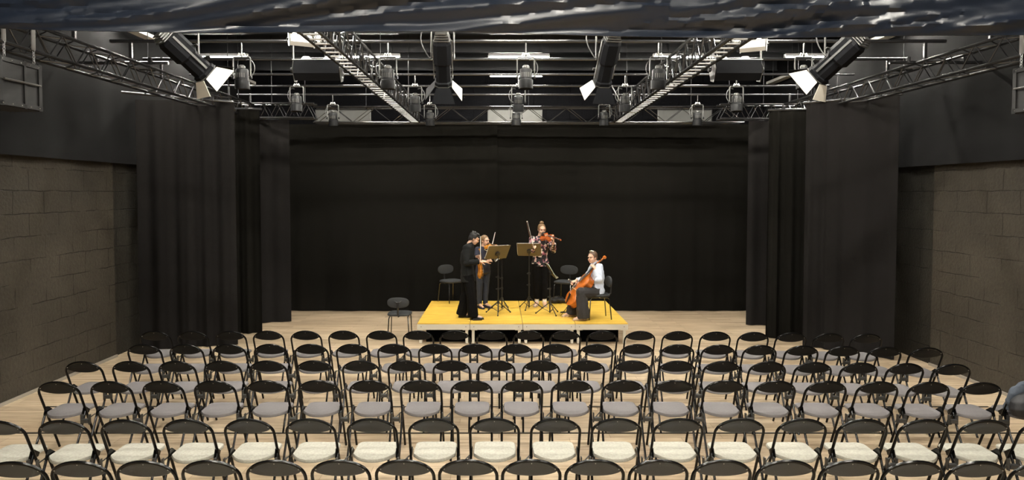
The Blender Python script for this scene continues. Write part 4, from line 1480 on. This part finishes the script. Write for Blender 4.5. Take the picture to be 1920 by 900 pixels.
def shoe(t, an, toe, m, s=.95):
    an, toe = V(an), V(toe)
    d = V((toe.x - an.x, toe.y - an.y, 0)).normalized()
    sd = V((-d.y, d.x, 0))
    h = V((an.x, an.y, 0)) - d * .055
    up = V((0, 0, 1))
    mb = MB()
    mb.loft([(h + up * .028, sd * .026, up * .026), (h + d * .03 + up * .036, sd * .037, up * .036), (h + d * .09 + up * .040, sd * .038, up * .040), (h + d * .16 + up * .030, sd * .045, up * .029),
             (h + d * .22 + up * .024, sd * .044, up * .023), (h + d * .255 + up * .018, sd * .026, up * .016)], 14)
    o = mb.fuse('shoe', m, t, .007, 2)
    mb = MB()
    mb.loft([(h - d * .002 + up * .006, sd * .030, up * .006), (h + d * .09 + up * .006, sd * .036, up * .006), (h + d * .18 + up * .006, sd * .047, up * .006), (h + d * .26 + up * .006, sd * .026, up * .006)], 12)
    mb.build('sole', m, o, True)
    return o


def hair_cap(mb, P, rm, s, back=.0, fringe=.0):
    mb.ell(P(0, -.030, .048), (.084 * s, .096 * s, .084 * s), rm)
    mb.ell(P(0, -.056, .000), (.078 * s, .062 * s, .072 * s), rm)
    for k in (-1, 1):
        mb.ell(P(k * .066, -.02, .03), (.018 * s, .05 * s, .05 * s), rm)


s = .95
# --- man in the charcoal suit ---------------------------------------------------------------
q = at_z(880, 597, ZD)
J = dict(pel=(-.03, 0, .86), chest=(-.045, 0, 1.17), neck=(.01, 0, 1.405), head=(.095, -.005, 1.50), face=(.86, -.04, -.52), up=(.45, 0, .9),
         shR=(-.04, -.175, 1.335), elR=(-.035, -.245, 1.07), wrR=(.20, -.165, 1.085), hdR=((.95, .30, .02), (0, .25, -1), -1, .28),
         shL=(-.01, .175, 1.335), elL=(.02, .24, 1.08), wrL=(.135, .125, 1.15), hdL=((.75, -.55, .12), (.3, -.7, -.1), 1, .95),
         hipR=(-.02, -.085, .83), knR=(.045, -.10, .45), anR=(.075, -.10, .085), toeR=(.25, -.11, .03),
         hipL=(-.03, .085, .83), knL=(-.06, .10, .45), anL=(-.155, .11, .085), toeL=(.01, .10, .03))
man, P, sd, f, u, rm = person('person', 'man in charcoal suit bending over a music stand, holding violin and bow', q, J, s, 'skin_light', 'hair_black')
jk = top(man, J, 'suit', 'jacket', 1.17, .16, (.074, .064, .050), .96)
trousers(man, J, 'trousers', (.112, .100, .108), drop=.035)
for k in 'LR':
    shoe(man, J['an' + k], J['toe' + k], 'leather')
mb = MB()
hair_cap(mb, P, rm, s)
for k in range(26):
    a, b = random.uniform(-2.6, .6), random.uniform(.15, 1.0)
    c = P(.07 * math.sin(a) * b, -.02 - .085 * math.cos(a) * b * -1 * .2 - .03, .07 + .055 * (1 - b))
    mb.ell(P(random.uniform(-.06, .06), random.uniform(-.10, .055), random.uniform(.075, .125)), (.020, .026, .012), rm)
mb.ell(P(.03, .062, .075), (.03, .022, .02), rm)
mb.ell(P(-.03, .060, .078), (.03, .022, .02), rm)
mb.ell(P(0, -.070, -.035), (.062 * s, .038 * s, .050 * s), rm)
for k in (-1, 1):
    mb.ell(P(k * .070, -.030, -.005), (.014 * s, .035 * s, .045 * s), rm)
mb.ell(P(0, .075, .070), (.045, .022, .022), rm)
mb.fuse('hair', 'hair_black', man, .006, 2)
MB().loft([(V(J['neck']) + V((0, 0, -.035)), (.0, .075, 0), (.074, 0, .02)), (V(J['neck']) + V((.008, 0, .022)), (.0, .062, 0), (.062, 0, .02))], 16).build('collar', 'suit', man, True)
cu = V(J['wrR'])
MB().tube([cu - V((.035, -.012, .002)), cu - V((.012, -.004, 0))], .035, 12).build('cuff', 'white_cloth', man, True)
bowed('violin', 'amber violin hanging upright from the hand of the suited man', 'violin', q + V((.225, .055, .74)), (-.03, .03, 1), (1, -.35, 0), .34, .032, 'varnish_pale')
bow("bow held upright by the suited man", q + V((.205, -.02, 1.0)), q + V((.21, -.04, 1.545)), (.2, -1, 0))

# --- woman with violin ------------------------------------------------------------------------
q = at_z(904, 577, ZD)
J = dict(pel=(.02, .0, .80), chest=(.02, .0, 1.06), neck=(.035, -.005, 1.265), head=(.065, -.035, 1.375), face=(.72, -.66, -.12), up=(.02, 0, 1),
         shR=(-.085, -.10, 1.205), elR=(-.12, -.23, .985), wrR=(.085, -.345, .985), hdR=((.85, -.1, .30), (.1, .7, -.6), -1, .75),
         shL=(.145, .075, 1.205), elL=(.25, -.11, 1.04), wrL=(.315, -.36, 1.215), hdL=((.05, -.55, .75), (-.7, .1, .2), 1, .8),
         hipR=(-.05, -.03, .77), knR=(-.05, -.06, .43), anR=(-.055, -.03, .085), toeR=(.03, -.2, .03),
         hipL=(.085, .05, .77), knL=(.08, .02, .43), anL=(.06, .03, .085), toeL=(.20, -.10, .03), hipw=.15)
w1, P, sd, f, u, rm = person('person', 'woman in navy top and dark jeans playing the violin behind the suited man', q, J, s * .97, 'skin_light', 'hair_brown')
top(w1, J, 'navy', 'sweater', 1.06, .07, (.062, .053, .042), .55)
trousers(w1, J, 'denim', (.092, .068, .052), drop=.01)
for k in 'LR':
    o = shoe(w1, J['an' + k], J['toe' + k], 'navy')
mb = MB()
hair_cap(mb, P, rm, s * .97)
mb.loft([(P(0, -.10, .02), sd * .03, u * .03), (P(0, -.125, -.03), sd * .028, f * .02), (P(0, -.11, -.10), sd * .02, f * .018), (P(0, -.10, -.15), sd * .008, f * .01)], 10)
mb.fuse('hair', 'hair_brown', w1, .006, 2)
n0 = V(J['neck'])
pts = [n0 + V((.115 * math.cos(a) * .72 + .030 + .03 * max(0, math.sin(-a)), .105 * math.sin(a), -.015 - .075 * max(0, .5 + .5 * math.cos(a + .7)))) for a in [2 * PI * k / 28 for k in range(28)]]
mb = MB()
for p_ in pts:
    mb.ell(p_, (.011, .011, .011), seg=8)
mb.tube(pts, .005, 6, closed=True)
mb.build('necklace', 'pearl', w1, True)
bowed('violin', 'amber violin under the chin of the woman in navy', 'violin', q + V((.085, -.075, 1.285)), (.27, -.44, .02), (-.25, -.15, .95), .34, .032, 'varnish_pale')
bow('bow drawn across the violin by the woman in navy', q + V((.145, -.385, 1.02)), q + V((.275, -.16, 1.56)), (-.3, .55, -.2))

# --- woman with viola -------------------------------------------------------------------------
q = at_z(1013, 574, ZD)
J = dict(pel=(.0, .02, .92), chest=(.0, .02, 1.23), neck=(.0, .0, 1.465), head=(.025, -.045, 1.595), face=(.22, -.93, -.24), up=(.03, -.1, 1),
         shR=(-.165, .0, 1.395), elR=(-.235, -.14, 1.14), wrR=(-.155, -.345, 1.20), hdR=((-.1, -.7, .5), (.6, .2, -.2), 1, .8),
         shL=(.165, .06, 1.395), elL=(.26, -.17, 1.18), wrL=(.235, -.43, 1.345), hdL=((.0, -.45, .85), (-.75, .1, .1), 1, .8),
         hipR=(-.08, .0, .89), knR=(-.075, .0, .49), anR=(-.07, .02, .085), toeR=(-.12, -.14, .03),
         hipL=(.08, .02, .89), knL=(.085, .0, .49), anL=(.09, .02, .085), toeL=(.10, -.15, .03), hipw=.16)
w2, P, sd, f, u, rm = person('person', 'tall woman in floral blouse and black trousers playing the viola', q, J, s * 1.02, 'skin_light', 'hair_dark')
top(w2, J, 'floral', 'blouse', 1.10, .085, (.068, .062, .050), .9, s=1.0, wob=.009)
trousers(w2, J, 'trousers', (.108, .085, .076), drop=-.075, s=1.0)
for k in 'LR':
    shoe(w2, J['an' + k], J['toe' + k], 'beige_shoe')
    a = V(J['an' + k])
    MB().tube([a + V((0, 0, -.03)), a + V((0, 0, .10))], .046, 14).build('sock', 'white_cloth', w2, True)
mb = MB()
hair_cap(mb, P, rm, s)
mb.ell(P(0, -.045, .142), (.044, .044, .036), rm)
for k in (-1, 1):
    mb.tube([P(k * .074, .03, .05), P(k * .082, .025, .0), P(k * .078, .02, -.05)], .008, 6, radii=[.009, .007, .004])
mb.fuse('hair', 'hair_brown', w2, .006, 2)
bowed('viola', 'red-brown viola under the chin of the woman in floral blouse', 'viola', q + V((.01, -.13, 1.475)), (.30, -.45, -.03), (-.28, -.62, .72), .375, .036, 'varnish_red')
bow('bow held upright behind the bronze desk by the woman in floral blouse', q + V((-.165, -.445, 1.19)), q + V((-.30, -.30, 1.78)), (.8, -.3, 0))

# --- cellist ------------------------------------------------------------------------------------
q = CEL.copy()
J = dict(pel=(.20, .0, .535), chest=(.20, .0, .82), neck=(.165, -.005, 1.045), head=(.095, -.035, 1.145), face=(-.70, -.70, -.12), up=(-.05, 0, 1),
         shL=(.205, -.165, .975), elL=(.175, -.31, .765), wrL=(.125, -.205, .955), hdL=((-.42, .35, .62), (-.25, .6, -.55), -1, .8),
         shR=(.165, .165, .975), elR=(.02, .30, .70), wrR=(-.19, .12, .70), hdR=((-.75, -.55, -.25), (-.1, .1, -.9), 1, .7),
         hipL=(.18, -.10, .50), knL=(-.13, -.215, .515), anL=(-.085, -.20, .09), toeL=(-.26, -.23, .03),
         hipR=(.18, .10, .50), knR=(-.16, .20, .515), anR=(-.26, .20, .09), toeR=(-.42, .14, .03), hipw=.165)
w3, P, sd, f, u, rm = person('person', 'seated woman in pale blue shirt and wide dark trousers playing the cello', q, J, s, 'skin_light', 'hair_dark')
top(w3, J, 'shirt', 'shirt', 1.14, .055, (.078, .075, .050), .9, wob=.012)
trousers(w3, J, 'grey_trousers', (.115, .108, .130), drop=.045, wob=.010)
for k in 'LR':
    shoe(w3, J['an' + k], J['toe' + k], 'beige_shoe')
mb = MB()
hair_cap(mb, P, rm, s)
mb.ell(P(0, -.11, -.02), (.035, .03, .045), rm)
mb.fuse('hair', 'hair_dark', w3, .006, 2)
MB().tube([P(.045, .0, .128), P(0, .012, .142), P(-.045, .0, .128)], .011, 8).build('hair_clip', 'clip', w3, True)
MB().loft([(V(J['neck']) + V((0, 0, -.035)), (.0, .078, 0), (.078, 0, .01)), (V(J['neck']) + V((-.008, 0, .03)), (.0, .062, 0), (.062, 0, .01))], 16).build('collar', 'shirt', w3, True)
ax = V((.60, -.10, .83)).normalized()
o0 = q + V((-.385, -.02, .275))
bowed('cello', 'orange varnished cello leaning against the seated woman', 'cello', o0, ax, (-.80, -.34, .52), .70, .11, 'varnish', True)
bow('bow drawn across the cello by the seated woman', q + V((-.235, .07, .645)), q + V((-.40, -.50, .79)), (.3, .0, .6))

# --- odds and ends on the platform ------------------------------------------------------------
q = at_z(895, 600.5, ZD)
t = thing('pouch', 'small flat black pouch lying at the platform edge before the suited man', 'pouch', q, R(8))
MB().box((0, 0, .014), (.17, .075, .028), bevel=.012).build('case', 'leather', t, True)
MB().box((0, -.012, .029), (.15, .03, .006), bevel=.002).build('lid', 'bag', t)
MB().tube([(-.085, 0, .014), (-.11, .01, .01), (-.10, .035, .008), (-.07, .037, .014)], .004, 6).build('loop', 'bag', t)
q = at_z(1056, 586, ZD)
t = thing('endpin_rest', 'black floor rest with strap under the cello spike', 'endpin rest', q)
MB().lathe([(.06, 0), (.062, .006), (.05, .016), (.018, .02), (.014, .012), (.001, .012)], 20).build('disc', 'leather', t, True)
MB().tube([(.05, 0, .01), (.12, -.01, .006), (.2, -.02, .03), (.26, .0, .006)], .005, 6).build('strap', 'bag', t)
q = at_z(1046, 568.5, ZD)
t = thing('bag', 'crumpled black bag lying on the platform behind the low music stand', 'bag', q)
mb = MB()
mb.loft([((-.19, 0, .04), (0, .05, 0), (0, 0, .035)), ((-.1, 0, .07), (0, .10, 0), (0, 0, .07)), ((.02, .01, .08), (0, .12, 0), (0, 0, .08)), ((.14, 0, .055), (0, .09, 0), (0, 0, .055)), ((.2, 0, .03), (0, .03, 0), (0, 0, .025))], 14)
o = mb.fuse('bag_body', 'bag', t, .01, 2)
ripple(o, lambda c: .02 * noise.noise(c * 14))
MB().tube([(-.12, -.06, .1), (-.08, -.1, .16), (.02, -.1, .17), (.07, -.06, .12)], .008, 6).build('handle', 'leather', t, True)

# ------------------------------------------------------------------ world and view
w = bpy.data.worlds.new('world')
S.world = w
w.use_nodes = True
w.node_tree.nodes['Background'].inputs['Color'].default_value = (0.02, 0.02, 0.022, 1)
w.node_tree.nodes['Background'].inputs['Strength'].default_value = 0.0
bpy.data.scenes.remove(WS)
S.view_settings.view_transform = 'Standard'
S.view_settings.look = 'None'
S.view_settings.exposure = EXPO
S.view_settings.gamma = 1
S.view_settings.use_curve_mapping = False
S.cycles.max_bounces = 6
S.cycles.diffuse_bounces = 4
